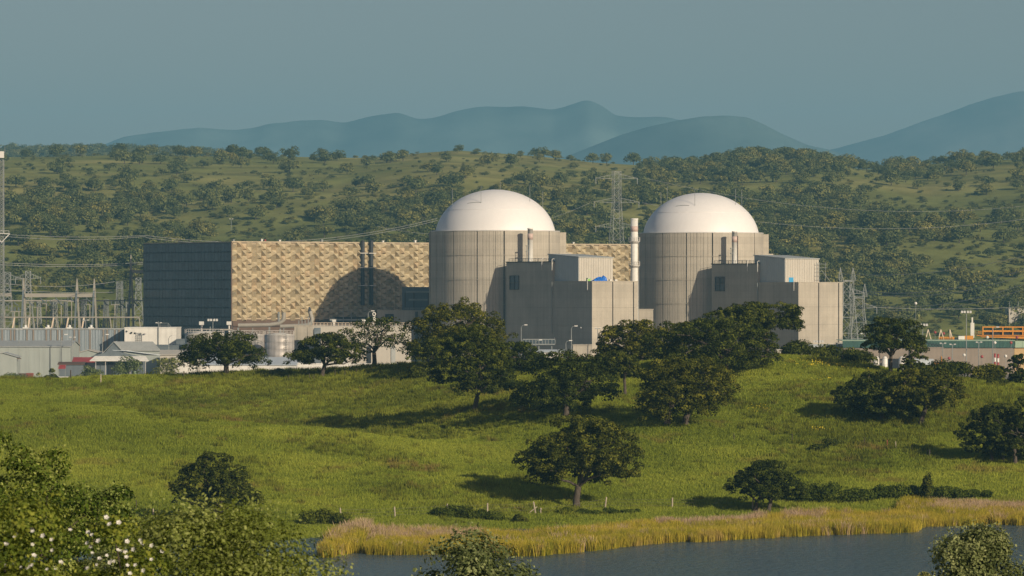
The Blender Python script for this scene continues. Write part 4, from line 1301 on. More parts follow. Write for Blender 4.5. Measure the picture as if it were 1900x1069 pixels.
# pale shrubs and young trees at the edge of the works on the left
for i, (px, y, Wp, top, lb) in enumerate([
    (25, 1150, 64, 684, 'pale green young tree at the left edge before the grey-green warehouse'),
    (75, 1160, 36, 689, 'pale shrub right of the young tree at the left edge'),
    (98, 1160, 30, 683, 'dark green shrub before the grey-green warehouse'),
    (165, 1160, 46, 675, 'feathery young tree before the dark shed'),
    (237, 1160, 66, 662, 'feathery young tree before the white canopy'),
    (308, 1160, 54, 660, 'feathery young tree right of the white canopy')]):
    x = X(px, y); zt = Zp(top, y)
    rg = np.random.default_rng(500 + i)
    Wm = Wp / F * y
    gz = 0.0; gz = h1(x, y)
    t = empty('young_tree' if i not in (1, 2) else 'shrub', (x, y, gz), 0, lb, 'tree' if i not in (1, 2) else 'shrub')
    v, f, tone, cl, rr = crown_cloud(rg, Wm, Wm * .8, max(.5, zt - 6.5), zt, 22, 1500 if i != 2 else 2600, .5, .45)
    link_mesh('crown', np_mesh('crown', v, f, M['shrub'] if i != 2 else M['oak'], tone), t)
    tr = MB()
    for k in range(4):
        c = cl[rg.integers(len(cl))]
        limb(tr, (c[0] * .1, 0, -.1), c, .13, .04, rg, 4, .04)
    tr.build('trunk', M['bark'], t)

# ------------------------------------------------------------------ scattered instances (uncountable cover)
def scatter_group(protos):
    ng = bpy.data.node_groups.new('scatter', 'GeometryNodeTree')
    ng.interface.new_socket('Geometry', in_out='INPUT', socket_type='NodeSocketGeometry')
    ng.interface.new_socket('Geometry', in_out='OUTPUT', socket_type='NodeSocketGeometry')
    gi = ng.nodes.new('NodeGroupInput'); go = ng.nodes.new('NodeGroupOutput')
    jn = ng.nodes.new('GeometryNodeJoinGeometry')
    def attr(nm, tp):
        n = ng.nodes.new('GeometryNodeInputNamedAttribute'); n.data_type = tp; n.inputs['Name'].default_value = nm; return n.outputs['Attribute']
    ro, sc, pi_ = attr('rot', 'FLOAT_VECTOR'), attr('scl', 'FLOAT_VECTOR'), attr('proto', 'INT')
    e2r = ng.nodes.new('FunctionNodeEulerToRotation'); ng.links.new(ro, e2r.inputs[0])
    for k, pr in enumerate(protos):
        oi = ng.nodes.new('GeometryNodeObjectInfo'); oi.transform_space = 'ORIGINAL'
        oi.inputs['Object'].default_value = pr; oi.inputs['As Instance'].default_value = True
        ip = ng.nodes.new('GeometryNodeInstanceOnPoints')
        cmp = ng.nodes.new('FunctionNodeCompare'); cmp.data_type = 'INT'; cmp.operation = 'EQUAL'
        ins = [s for s in cmp.inputs if s.type == 'INT']
        ng.links.new(pi_, ins[0]); ins[1].default_value = k
        ng.links.new(gi.outputs[0], ip.inputs['Points']); ng.links.new(cmp.outputs[0], ip.inputs['Selection'])
        ng.links.new(oi.outputs['Geometry'], ip.inputs['Instance'])
        ng.links.new(e2r.outputs[0], ip.inputs['Rotation']); ng.links.new(sc, ip.inputs['Scale'])
        ng.links.new(ip.outputs[0], jn.inputs[0])
    ng.links.new(jn.outputs[0], go.inputs[0])
    return ng

def scatter(name, pos, rot, scl, proto, protos):
    me = bpy.data.meshes.new(name)
    n = len(pos)
    me.vertices.add(n); me.vertices.foreach_set('co', np.ascontiguousarray(pos, np.float32).ravel())
    a = me.attributes.new('rot', 'FLOAT_VECTOR', 'POINT'); a.data.foreach_set('vector', np.ascontiguousarray(rot, np.float32).ravel())
    a = me.attributes.new('scl', 'FLOAT_VECTOR', 'POINT'); a.data.foreach_set('vector', np.ascontiguousarray(scl, np.float32).ravel())
    a = me.attributes.new('proto', 'INT', 'POINT'); a.data.foreach_set('value', np.ascontiguousarray(proto, np.int32))
    o = link_mesh(name, me)
    md = o.modifiers.new('scatter', 'NODES'); md.node_group = scatter_group(protos)
    tag(o, kind='stuff')
    return o

def blades(rg, n, rad, hmin, hmax, wid, lean, mat, name, loc, plume=0):
    """a patch of grass or reed blades, each a bent two-piece strip"""
    a = rg.uniform(0, 2 * math.pi, n); r_ = rad * np.sqrt(rg.random(n))
    b = np.stack([r_ * np.cos(a), r_ * np.sin(a), np.full(n, -.08)], -1)
    h = rg.uniform(hmin, hmax, n)
    ld = rg.uniform(0, 2 * math.pi, n); ls = rg.uniform(.3, 1, n) * lean * h
    side = np.stack([np.cos(rg.uniform(0, 6.3, n)), np.sin(rg.uniform(0, 6.3, n)), np.zeros(n)], -1)
    side /= np.linalg.norm(side, axis=1, keepdims=True)
    off = np.stack([np.cos(ld) * ls, np.sin(ld) * ls, np.zeros(n)], -1)
    w_ = (wid * rg.uniform(.6, 1.2, n))[:, None]
    mid = b + off * .35 + np.stack([0 * h, 0 * h, h * .6], -1)
    tip = b + off + np.stack([0 * h, 0 * h, h], -1)
    v = np.stack([b - side * w_, b + side * w_, mid + side * w_ * .85, mid - side * w_ * .85, tip + side * w_ * .15, tip - side * w_ * .15], 1).reshape(-1, 3)
    i = np.arange(n)[:, None] * 6
    f = np.concatenate([i + np.array([[0, 1, 2, 3]]), i + np.array([[3, 2, 4, 5]])])
    tone = rg.uniform(0, 1, n); tone = np.concatenate([tone, tone])
    me = np_mesh(name, v, f, mat, tone)
    o = link_mesh(name, me, None, loc)
    return o
rg = np.random.default_rng(77)
def gloc(px, y): return (X(px, y), y, h1(X(px, y), y))
gt = [blades(rg, 70, .75, .22, .62, .035, .45, M['grass'], 'meadow_grass', gloc(420 + 160 * k, 560)) for k in range(3)]
gw = [blades(rg, 60, .55, .35, 1.0, .045, .5, M['grass_dark'], 'tall_weeds', gloc(1500 + 60 * k, 600)) for k in range(2)]
for o in gt + gw: tag(o, kind='stuff')
def in_view(x, y, m=110):
    px = x / y * F + 950
    return (px > -m) & (px < 1900 + m)
n = 150000
y = rg.uniform(452, 725, n); x = rg.uniform(-1, 1, n) * (y * .155 + 14)
ok = in_view(x, y, 330) & (y > shore_y(x) + 16)
x, y = x[ok], y[ok]
z = height(x, y)
s = rg.uniform(.5, 1.05, len(x)) * (0.7 + .6 * fbm(x * .05, y * .05, 60))
pr = rg.integers(0, 3, len(x))
scatter('meadow_grass_cover', np.stack([x, y, z], -1), np.stack([0 * x, 0 * x, rg.uniform(0, 6.28, len(x))], -1), np.stack([s * 1.15, s * 1.15, s], -1), pr, gt)
n = 42000
y = rg.uniform(470, 720, n); x = rg.uniform(-1, 1, n) * (y * .125 + 14)
px = x / y * F + 950
pw_ = fbm(x * .045, y * .03, 71, 4)
right = sstep(1150, 1500, px) * (y > 545)  # denser dark weeds here also stand in for shade on the slope
hollow = np.exp(-((px - 760) / 330) ** 2) * sstep(585, 620, y)
dens = hollow * .85 + sstep(.54, .68, pw_) * .7 + right * .7 * sstep(.38, .55, pw_) + .02
ok = in_view(x, y, 120) & (y > shore_y(x) + 20) & (rg.random(n) < dens)
x, y = x[ok], y[ok]; z = height(x, y)
s = rg.uniform(.5, 1.25, len(x))
scatter('tall_weeds_cover', np.stack([x, y, z], -1), np.stack([0 * x, 0 * x, rg.uniform(0, 6.28, len(x))], -1), np.stack([s, s, s], -1), rg.integers(0, 2, len(x)), gw)

# reeds along the far shore, dry plumes behind them
rd = [blades(rg, 60, .6, .75, 1.5, .03, .32, M['reed'], 'reeds', gloc(1250 + 90 * k, 483)) for k in range(3)]
rp = [blades(rg, 50, .6, .85, 1.65, .035, .5, M['plume'], 'dry_reeds', gloc(820 + 60 * k, 484)) for k in range(2)]
for o in rd + rp: tag(o, kind='stuff')
n = 30500
x = rg.uniform(-20.6, 100, n)
sy = shore_y(x)
px_ = (x / 490) * F + 950
wid = np.interp(px_, [560, 690, 760, 1000, 1200, 1350, 1500, 1700, 1900, 2200], [34, 38, 34, 34, 30, 26, 28, 22, 18, 18])
u = rg.random(n)
y = sy - 1.5 + u * wid
ok = in_view(x, y, 600) & (rg.random(n) < .454)
gapm = ((px_ < 700) & (px_ > 682))
ok &= ~gapm
ok &= ~((px_ > 1690) & (y < sy + 2) & (rg.random(n) < .5))
x, y, u, sy, px_ = x[ok], y[ok], u[ok], sy[ok], px_[ok]
z = np.maximum(height(x, y), WATER_Z - .3)
s = rg.uniform(.75, 1.15, len(x)) * (.75 + .5 * fbm(x * .09, y * .09, 81))
pl = ((px_ > 560) & (px_ < 900) & (u > .55) & (rg.random(len(x)) < .45)) | ((px_ > 1220) & (px_ < 1440) & (u > .86)) | ((px_ > 1480) & (px_ < 1560) & (u > .75) & (rg.random(len(x)) < .7)) | ((px_ > 1780) & (u > .6) & (rg.random(len(x)) < .6)) | (rg.random(len(x)) < .01 + .06 * fbm(x * .15, y * .15, 91))
s = np.where((px_ > 560) & (px_ < 685), s * 1.25, s)
fr_ = ~pl
def sc_(name, mk, protos, k):
    scatter(name, np.stack([x[mk], y[mk], z[mk]], -1), np.stack([0 * x[mk], 0 * x[mk], rg.uniform(0, 6.28, mk.sum())], -1), np.stack([s[mk]] * 3, -1), rg.integers(0, k, mk.sum()), protos)
sc_('reed_bed', fr_, rd, 3)
sc_('dry_reed_bed', pl, rp, 2)
# reed tips on the near shore
n = 1500
x = rg.uniform(-30, 60, n); y = rg.uniform(396, 407, n)
px_ = x / 402 * F + 950
ok = ((px_ > 1040) & (px_ < 1760)) & (rg.random(n) < .75)
x, y = x[ok], y[ok]; z = height(x, y); s = rg.uniform(.45, .95, len(x)) * (.5 + .7 * noise2(x * .4, y * 0, 7))
mk = np.ones(len(x), bool)
sc_('near_shore_reeds', mk, rd, 3)

# ------------------------------------------------------------------ oaks on the hillside
def hill_proto(seed, W, H, n, size, mat='oak_far'):
    rg = np.random.default_rng(seed)
    v, f, tone, cl, rr = crown_cloud(rg, W, W * .92, H * .12, H, 20, n, size, .38, rcl=(.16, .26))
    tr = MB().tube([(0, 0, -.4), (0.1, 0, H * .45)], [.32, .22], 6)
    k = len(v)
    tv = np.array(tr.v)
    me = bpy.data.meshes.new('hillside_oak')
    fs = [tuple(q) for q in f] + [tuple(i + k for i in q) for q in tr.f]
    me.from_pydata(np.concatenate([v, tv]).tolist(), [], fs)
    a = me.attributes.new('tone', 'FLOAT', 'FACE')
    a.data.foreach_set('value', np.concatenate([tone, np.full(len(tr.f), .4)]).astype(np.float32))
    me.materials.append(M[mat]); me.materials.append(M['bark'])
    me.polygons.foreach_set('material_index', [0] * len(f) + [1] * len(tr.f))
    me.update()
    return me
HP = [hill_proto(601, 12.5, 8.2, 1100, .95), hill_proto(602, 10.5, 7.6, 950, .9), hill_proto(603, 14.5, 8.6, 1300, 1.0), hill_proto(604, 9.0, 7.0, 800, .85), hill_proto(605, 12.0, 7.0, 1000, .9), hill_proto(606, 6.0, 4.0, 420, .75)]
rg = np.random.default_rng(909)
n = 16000
y = 1700 + 1500 * rg.random(n) ** .92
x = rg.uniform(-1, 1, n) * (y * .135 + 20)
z = height(x, y)
px = x / y * F + 950; py = 534.5 - (z - EYE) / y * F
# where the wood is open, as seen on the slope: bare upper meadow on the left and middle, clearings lower down
openness = .55 * fbm(x / 60.0, y / 120.0, 5, 3) + .45 * fbm(x / 150.0, y / 300.0, 15, 2)
d = np.full(n, .345)
up = sstep(2330, 2620, y) * (1 - sstep(1150, 1300, px))
d = d * (1 - .90 * up)
d *= np.where(px < 250, 1 - .25 * sstep(2200, 2700, y), 1)
d *= 1.35 - 1.18 * sstep(.44, .60, openness) 
rt = sstep(1500, 1700, px) * sstep(2000, 2300, y); d *= 1 - .45 * rt
ok = rg.random(n) < d
x, y, z, px, py = x[ok], y[ok], z[ok], px[ok], py[ok]
# keep crowns apart a little
order = np.argsort(y); keep = []
cell = {}
for i in order:
    c = (int(x[i] // 6.0), int(y[i] // 9.0))
    if cell.get(c, 0) >= 1: continue
    cell[c] = 1; keep.append(i)
keep = np.array(keep)
x, y, z, px, py = x[keep], y[keep], z[keep], px[keep], py[keep]
proto = rg.choice(6, len(x), p=[.24, .2, .16, .16, .16, .08])
s = rg.uniform(.6, 1.12, len(x))
rz = rg.uniform(0, 6.28, len(x))
# trees hidden by the buildings are not among the individuals
hid = ((px > 265) & (px < 1190) & (py > 455)) | ((px > 1190) & (px < 1570) & (py > 470)) | (py > 610) | (px < -5) | (px > 1905) | ((px > 800) & (px < 1040) & (py > 365)) | ((px > 1185) & (px < 1425) & (py > 370))
W_ = np.array([12.5, 10.5, 14.5, 9, 12, 6])[proto] * s / y
# skyline trees and the largest ones become things of their own
vis = np.where(hid, 0, W_)
sky_i = [i for i in np.argsort(-y) if not hid[i] and y[i] > RY - 130][:26]
big = [i for i in np.argsort(-vis) if vis[i] > 0][:290 - len(sky_i)]
ind = list(dict.fromkeys(sky_i + big))
tree_objs = []
places = []
ROWS = ((2900, 'high on hillside'), (2500, 'on upper hillside'), (2150, 'half way up hillside'), (1900, 'on lower hillside'), (0, 'at hill foot'))
SP = ['broad', 'rounded', 'spreading', 'small', 'flat topped', 'shrubby']
def side_of(px_):
    for a, t_ in ((130, 'far left above substation'), (270, 'left of dark glazed hall'), (430, 'above dark glazed wall'), (620, 'above panelled hall, left half'), (800, 'just left of left dome'), (1045, 'behind left dome'), (1130, 'left of lattice pylon'), (1200, 'right of lattice pylon'), (1430, 'behind right dome'), (1600, 'above the twin pylons'), (1750, 'above forked crest oak'), (9999, 'above the orange crane')):
        if px_ < a: return t_
hill_group = 'holm oaks on the hillside behind the power station'
for i in ind:
    o = bpy.data.objects.new('hillside_oak', HP[proto[i]])
    COL.objects.link(o)
    o.location = (x[i], y[i], z[i] - .15); o.rotation_euler = (0, 0, rz[i]); o.scale = (s[i], s[i], s[i])
    row = 'on skyline' if i in sky_i else next(t_ for a, t_ in ROWS if y[i] >= a)
    o['row'] = row; o['px'] = float(px[i]); o['sp'] = SP[proto[i]]
    tree_objs.append(o)
from collections import defaultdict
bykey = defaultdict(list)
for o in tree_objs: bykey[(o['row'], side_of(o['px']))].append(o)
U1 = ['', 'first', 'second', 'third', 'fourth', 'fifth', 'sixth', 'seventh', 'eighth', 'ninth', 'tenth', 'eleventh', 'twelfth', 'thirteenth', 'fourteenth', 'fifteenth', 'sixteenth', 'seventeenth', 'eighteenth', 'nineteenth', 'twentieth']
def ordw(n):
    if n <= 20: return U1[n]
    return {2: 'twenty', 3: 'thirty', 4: 'forty', 5: 'fifty'}[n // 10] + '-' + U1[n % 10] if n % 10 else {3: 'thirtieth', 4: 'fortieth', 5: 'fiftieth'}[n // 10]
for (row, sd_), lst in bykey.items():
    lst.sort(key=lambda o: o['px'])
    for k, o in enumerate(lst):
        n_ = len(lst)
        if n_ == 1: w_ = 'lone '
        elif k == 0: w_ = 'leftmost '
        elif k == n_ - 1: w_ = 'rightmost '
        elif k < n_ / 2: w_ = ordw(k + 1) + ' from left '
        else: w_ = ordw(n_ - k) + ' from right '
        tag(o, f'{w_}oak {row}, {sd_}', 'tree', hill_group)
for o in tree_objs:
    for k_ in ('row', 'px', 'sp'): del o[k_]
rest = np.array([i for i in range(len(x)) if i not in set(ind)])
firsts = []
for k in range(6):
    c = [o for o in tree_objs if o.data is HP[k]]
    firsts.append(c[0] if c else firsts[-1])
scatter('oak_woodland', np.stack([x[rest], y[rest], z[rest] - .15], -1), np.stack([0 * rest, 0 * rest, rz[rest]], -1), np.stack([s[rest]] * 3, -1), proto[rest], firsts)
# low scrub between the trees
n = 14000
y2 = rg.uniform(1700, 3150, n); x2 = rg.uniform(-1, 1, n) * (y2 * .135 + 20); z2 = height(x2, y2)
op2 = fbm(x2 / 70.0, y2 / 110.0, 5, 3)
k2 = (rg.random(n) < .55 - .44 * sstep(RY - 900, RY - 300, y2)) & ((op2 < .58) | (rg.random(n) < .75))
x2, y2, z2 = x2[k2], y2[k2], z2[k2]
s2 = rg.uniform(.12, .42, len(x2))
scatter('hillside_scrub', np.stack([x2, y2, z2 - .1], -1), np.stack([0 * x2, 0 * x2, rg.uniform(0, 6.28, len(x2))], -1), np.stack([s2 * 1.1, s2 * 1.1, s2 * .8], -1), rg.integers(0, 6, len(x2)), firsts)
# the far wooded ridge at the left
n = 1500
y3 = rg.uniform(4350, 4750, n); x3 = rg.uniform(-640, -260, n)
prof = [(-500, 300), (-200, 284), (0, 282), (100, 281), (200, 282), (300, 283), (380, 287), (450, 296), (560, 320), (700, 360)]
px3 = x3 / y3 * F + 950
top = np.interp((px3 - 950) / F * 4700, [(a - 950) / F * 4700 for a, b in prof], [Zp(b, 4700) for a, b in prof])
v3 = np.abs((y3 - 4700) / 900)
z3 = 10 + (top - 10) * (1 - v3 ** 1.3)
kk = (px3 > -30) & (px3 < 480)
scatter('far_woodland', np.stack([x3[kk], y3[kk], z3[kk] - 4], -1), np.stack([0 * x3[kk], 0 * x3[kk], rg.uniform(0, 6.28, kk.sum())], -1), np.stack([rg.uniform(1.0, 1.7, kk.sum())] * 3, -1), rg.integers(0, 5, kk.sum()), firsts)
print('hill trees', len(x), 'scrub', len(x2))
# ------------------------------------------------------------------ works on the left
def gable(name, px0, px1, y, py_eave, py_ridge, depth, wall, roof, label, cat='building', rz=0.0, axis='x', eave=.4, base=0.0, ribs=0):
    """a shed with a pitched roof; axis 'x': ridge runs across the view, 'y': gable faces the view"""
    x0, x1 = X(px0, y), X(px1, y)
    t = empty(name, (x0, y, base), rz, label, cat)
    w_ = (x1 - x0) / math.cos(rz)
    he, hr = Zp(py_eave, y) - base, Zp(py_ridge, y) - base
    m = MB().box(0, w_, 0, depth, 0, he)
    if axis == 'y':
        m.add([(0, .002, he), (w_, .002, he), (w_ / 2, .002, hr - .05), (0, depth, he), (w_, depth, he), (w_ / 2, depth, hr - .05)], [(0, 1, 2), (5, 4, 3)])
    else:
        m.add([(.002, 0, he), (.002, depth, he), (.002, depth / 2, hr - .05), (w_ - .002, 0, he), (w_ - .002, depth, he), (w_ - .002, depth / 2, hr - .05)], [(2, 1, 0), (3, 4, 5)])
    m.build('wall', wall, t)
    e, th = eave, .22
    if axis == 'y':
        for s_ in (0, 1):
            xa, xb = (-e, w_ / 2) if s_ == 0 else (w_ + e, w_ / 2)
            v = [(xa, -e, he), (xb, -e, hr), (xb, depth + e, hr), (xa, depth + e, he)]
            v = [(a, b, c + .02) for a, b, c in v] + [(a, b, c + th) for a, b, c in v]
            MB().hexa(v if s_ == 0 else [v[i] for i in (1, 0, 3, 2, 5, 4, 7, 6)]).build('roof', roof, t)
    else:
        for s_ in (0, 1):
            ya, yb = (-e, depth / 2) if s_ == 0 else (depth + e, depth / 2)
            v = [(-e, ya, he), (w_ + e, ya, he), (w_ + e, yb, hr), (-e, yb, hr)]
            v = [(a, b, c + .02) for a, b, c in v] + [(a, b, c + th) for a, b, c in v]
            MB().hexa(v if s_ == 0 else [v[i] for i in (3, 2, 1, 0, 7, 6, 5, 4)]).build('roof', roof, t)
    if ribs:
        for k in range(1, ribs):
            MB().box(w_ * k / ribs - .06, w_ * k / ribs + .06, -.08, -.005, .2, he - .1).build('rib', wall, t)
    return t, w_, he, hr

# long corrugated wall with brown pilasters
yw = 1500
t = empty('corrugated_hall', (X(-30, yw), yw, 0), 0, 'long blue-grey corrugated hall with brown pilasters below the substation frames', 'building')
wl = X(230, yw) - X(-30, yw); hh = Zp(609.5, yw)
MB().box(0, wl, .3, 16, 0, hh - .05).build('core', M['slate'], t)
pil = [X(p, yw) - X(-30, yw) for p in (-20, 4, 20, 27, 50, 62, 86, 94, 107, 115, 138, 147, 167, 192, 199, 213, 221)]
ed = [0.0] + pil + [wl]
for a, b in zip(ed[:-1], ed[1:]):
    m = MB(); n = max(2, int((b - a) / .55)); st_ = (b - a - .5) / n
    for k in range(n):
        xa = a + .25 + k * st_
        m.add([(xa, .0, .0), (xa + st_ * .5, -.16, 0), (xa + st_, .0, 0), (xa, .0, hh - .4), (xa + st_ * .5, -.16, hh - .4), (xa + st_, .0, hh - .4)], [(0, 1, 4, 3), (1, 2, 5, 4)])
    m.build('sheet_panel', M['corr'], t)
for p in pil: MB().box(p - .24, p + .24, -.3, .28, 0, hh - .4).build('pilaster', M['taupe'], t)
MB().box(-.2, wl + .2, -.4, 16.2, hh - .38, hh).build('roof_edge', M['roof'], t)
for px in (46, 88, 128, 168): 
    a = X(px, yw) - X(-30, yw)
    m = MB().box(a - .9, a + .9, 1, 3, hh + .003, hh + .45); m.lathe([(.5, hh + .45), (.5, hh + 1.1), (.02, hh + 1.3)], a, 2, 10); m.build('roof_vent', M['lamp'], t)
t, w_, h = block('white_store', 231, 327, 1488, 609, 22, M['white'], 'plain white building between the corrugated hall and the dark glazed end wall', 'building')
m = MB(); railing(m, [(w_ * .68, 1, h + .3), (w_ * .84, 1, h + .3)], 1.5, .12, 1.5); m.bar((w_ * .84, 1, h + 1.8), (w_ * .9, 1, h + .3), .12); m.build('roof_ladder', M['steel'], t)
for a, zz_ in ((.03, .72), (.11, .68), (.125, .69), (.19, .68)):
    MB().box(w_ * a, w_ * a + .5, -.3, -.13, h * zz_ + 3, h * zz_ + 3.5).build('wall_box', M['dark'], t)
g = MB()
for k in range(3): g.bar((w_ * .24 + k * .7, -.5, 6), (w_ * .24 + k * .7, -.5, h - 1.5), .1)
for k in range(4): g.bar((w_ * .22, -.5, h - 4.2 + k * .8), (w_ * .34, -.5, h - 4.2 + k * .8), .1)
g.build('pipe_frame', M['steel'], t)
MB().tube([(w_ * .66, -.4, 0), (w_ * .66, -.4, h + 2.4)], .13, 6).build('downpipe', M['steel'], t)
t, w_, h = block('grey_annex', 327, 346, 1484, 631, 14, M['slate'], 'low grey annex tucked between the white store and the first round tank', 'building')

# sheds in front
gable('warehouse', -40, 130, 1390, 644, 634, 30, M['greenhouse'], M['roof'], 'large grey-green sheet warehouse at the left edge', ribs=9)
t, w_, he, hr = gable('shed', -20, 31, 1350, 663, 655, 10, M['greenhouse'], M['roof'], 'small grey-green shed before the large warehouse at the left edge', 'shed', axis='y')
MB().box(w_ + .002, w_ + 1.3, .5, 1.2, he - .6, he - .3).build('canopy', M['brown'], t)
t, w_, he, hr = gable('shed', 131, 197, 1430, 659, 650, 14, M['greenhouse'], M['cream'], 'low pale shed with a shallow gable and a dark doorway', 'shed', axis='y')
MB().box(.5, 1.8, -.1, -.002, 0, he - .2).build('door', M['dark'], t)
for k in range(4): MB().box(4 + k * 1.9, 5.1 + k * 1.9, -.08, -.002, he - 1.6, he - .7).build('window', M['lamp'], t)
t, w_, he, hr = gable('open_shed', 136, 181, 1370, 672.5, 664.5, 9, M['dark'], M['red'], 'low shed with a faded red roof beside the white canopy', 'shed')
t, w_, he, hr = gable('open_shed', 109, 155, 1345, 677, 673, 7, M['slate'], M['brown'], 'dark lean-to with a brown roof before the red roofed shed', 'shed')
t = empty('awning', (X(110, 1336), 1336, 0), 0, 'small bright red awning at the end of the dark lean-to', 'awning')
wa = X(121, 1336) - X(110, 1336)
for q in (0, wa): MB().box(q, q + .1, 0, .1, 0, Zp(678, 1336)).build('post', M['steel'], t)
zt_ = Zp(678, 1336)
MB().hexa([(-.2, -1.5, zt_ - 1.1), (wa + .2, -1.5, zt_ - 1.1), (wa + .2, 1, zt_), (-.2, 1, zt_), (-.2, -1.5, zt_ - 1.0), (wa + .2, -1.5, zt_ - 1.0), (wa + .2, 1, zt_ + .12), (-.2, 1, zt_ + .12)]).build('canopy', M['red'], t)
gable('gabled_barn', 194, 228, 1420, 655, 635, 12, M['slate'], M['roof'], 'dark slate gable end of the long grey roofed barn', 'barn', axis='y')
t = empty('gabled_barn', (X(213, 1424), 1424, 0), 0, 'long pale grey pitched roof running right from the dark gable', 'barn')
wb_ = X(296, 1424) - X(213, 1424)
h0, h1_ = Zp(651, 1424), Zp(635.5, 1424)
MB().box(2.5, wb_, 0, 12, 0, h0).build('wall', M['greenhouse'], t)
MB().hexa([(2.4, -.5, h0), (wb_ + .4, -.5, h0), (wb_ - 2.8, 6, h1_), (0, 6, h1_), (2.4, -.5, h0 + .25), (wb_ + .4, -.5, h0 + .25), (wb_ - 2.8, 6, h1_ + .25), (0, 6, h1_ + .25)]).build('roof', M['roof'], t)
# front pavilion with a white canopy
yp = 1345
t = empty('pavilion', (X(170, yp), yp, 0), 0, 'open pavilion with a wide white canopy and dark openings, left of the round tanks', 'pavilion')
wp = X(276, yp) - X(170, yp)
hc = Zp(669.5, yp)
MB().box(1.0, wp - 2, .3, 10, 0, hc).build('wall', M['slate'], t)
MB().hexa([(-.4, -2.4, hc - .1), (wp + .2, -2.4, hc - .1), (wp - 1.0, .5, hc + 1.3), (1.0, .5, hc + 1.3), (-.4, -2.4, hc + .12), (wp + .2, -2.4, hc + .12), (wp - 1.0, .5, hc + 1.5), (1.0, .5, hc + 1.5)]).build('canopy', M['white'], t)
hr_ = Zp(650, yp)
MB().add([(-.3, .6, hc + 1.35), (wp - 2.8, .6, hc + 1.35), (wp * .36, .6, hr_), (-.3, 1.0, hc + 1.35), (wp - 2.8, 1.0, hc + 1.35), (wp * .36, 1.0, hr_)], [(0, 1, 2), (5, 4, 3), (1, 4, 5, 2), (0, 2, 5, 3)]).build('gable', M['slate'], t)
MB().hexa([(wp * .36, .9, hr_ - .1), (wp * .62, .9, hr_ - .3), (wp * 1.16, 9, hc + 1.6), (wp * .9, 9, hc + 1.6), (wp * .36, .9, hr_ + .1), (wp * .62, .9, hr_ - .1), (wp * 1.16, 9, hc + 1.8), (wp * .9, 9, hc + 1.8)]).build('roof', M['pale_roof'], t)
for a, b in ((.28, .38), (.55, .66), (.72, .80)):
    MB().box(wp * a, wp * b, -.05, .28, 0, hc - .3).build('opening', M['dark'], t)
for a in (.08, .25, .5, .68, .95):
    MB().box(wp * a, wp * a + .14, -2.1, -1.95, 0, hc - .12).build('post', M['rail'], t)
MB().box(wp * .735, wp * .785, -.3, -.06, 0, 3.1).build('door', M['palegreen'], t)
gable('shed', 297, 345, 1405, 659, 651, 16, M['cream'], M['cream'], 'low shed with a pale beige roof between the barn and the first crest oak', 'shed')
block('long_wall_building', 285, 348, 1440, 642, 12, M['slate'], 'long low grey block with a pale parapet behind the beige roofed shed', 'building')
t, w_, he, hr = gable('shed', 322, 362, 1370, 667, 654, 10, M['white'], M['pale_roof'], 'white walled shed with a blue-white gable partly behind the first crest oak', 'shed', axis='y')
MB().box(w_ * .3, w_ * .55, -.1, -.002, 0, 1.9).build('door', M['red'], t)
# low white gate between the shed and the crest oak
t = empty('gate', (X(332, 1340), 1340, 0), 0, 'low pale gate with a red panel beside the white walled shed', 'gate')
gw_ = X(364, 1340) - X(332, 1340)
for k in range(12): MB().box(gw_ * k / 12, gw_ * k / 12 + .12, 0, .08, 0, 2.6).build('bar', M['rail'], t)
MB().box(-.05, gw_ + .1, -.05, -.003, 2.4, 2.55).build('rail', M['rail'], t)
MB().box(.5, 2.0, -.12, -.055, 1.0, 2.3).build('panel', M['palered'], t)
# parked van by the awning, rusty containers behind the shrubs
t = empty('parked_van', (X(118, 1320), 1320, 0), 0, 'small white van parked under the red awning', 'van')
MB().hexa([(-1.9, -.9, .35), (2.3, -.9, .35), (2.3, .9, .35), (-1.9, .9, .35), (-1.7, -.8, 1.95), (1.5, -.8, 1.95), (1.5, .8, 1.95), (-1.7, .8, 1.95)]).build('body', M['white'], t)
MB().box(-1.3, 1.1, -.93, -.86, 1.2, 1.7).build('window', M['glass'], t)
for q in (-1.2, 1.5):
    for r_ in (-.86, .86):
        MB().lathe([(.02, -.1), (.33, -.1), (.33, .1), (.02, .1)], 0, 0, 12).xf(Matrix.Translation((q, r_, .34)) @ Matrix.Rotation(R(90), 4, 'X')).build('wheel', M['dark'], t)
for i, px in enumerate((42, 55)):
    t = empty('container', (X(px, 1300 + 4 * i), 1300 + 4 * i, 0), 0, ('left' if i == 0 else 'right') + ' one of two rusty red containers behind the shrubs at the left', 'container')
    MB().box(-1.1, 1.1, -1.1, 1.1, 0, 3.4).build('body', M['brown'] if i == 0 else mat_plain('rusty_red', (.28, .07, .05), .8), t)
    for k in range(5): MB().box(-1.0 + k * .45, -.85 + k * .45, -1.18, -1.103, .2, 3.2).build('rib', M['brown'], t)

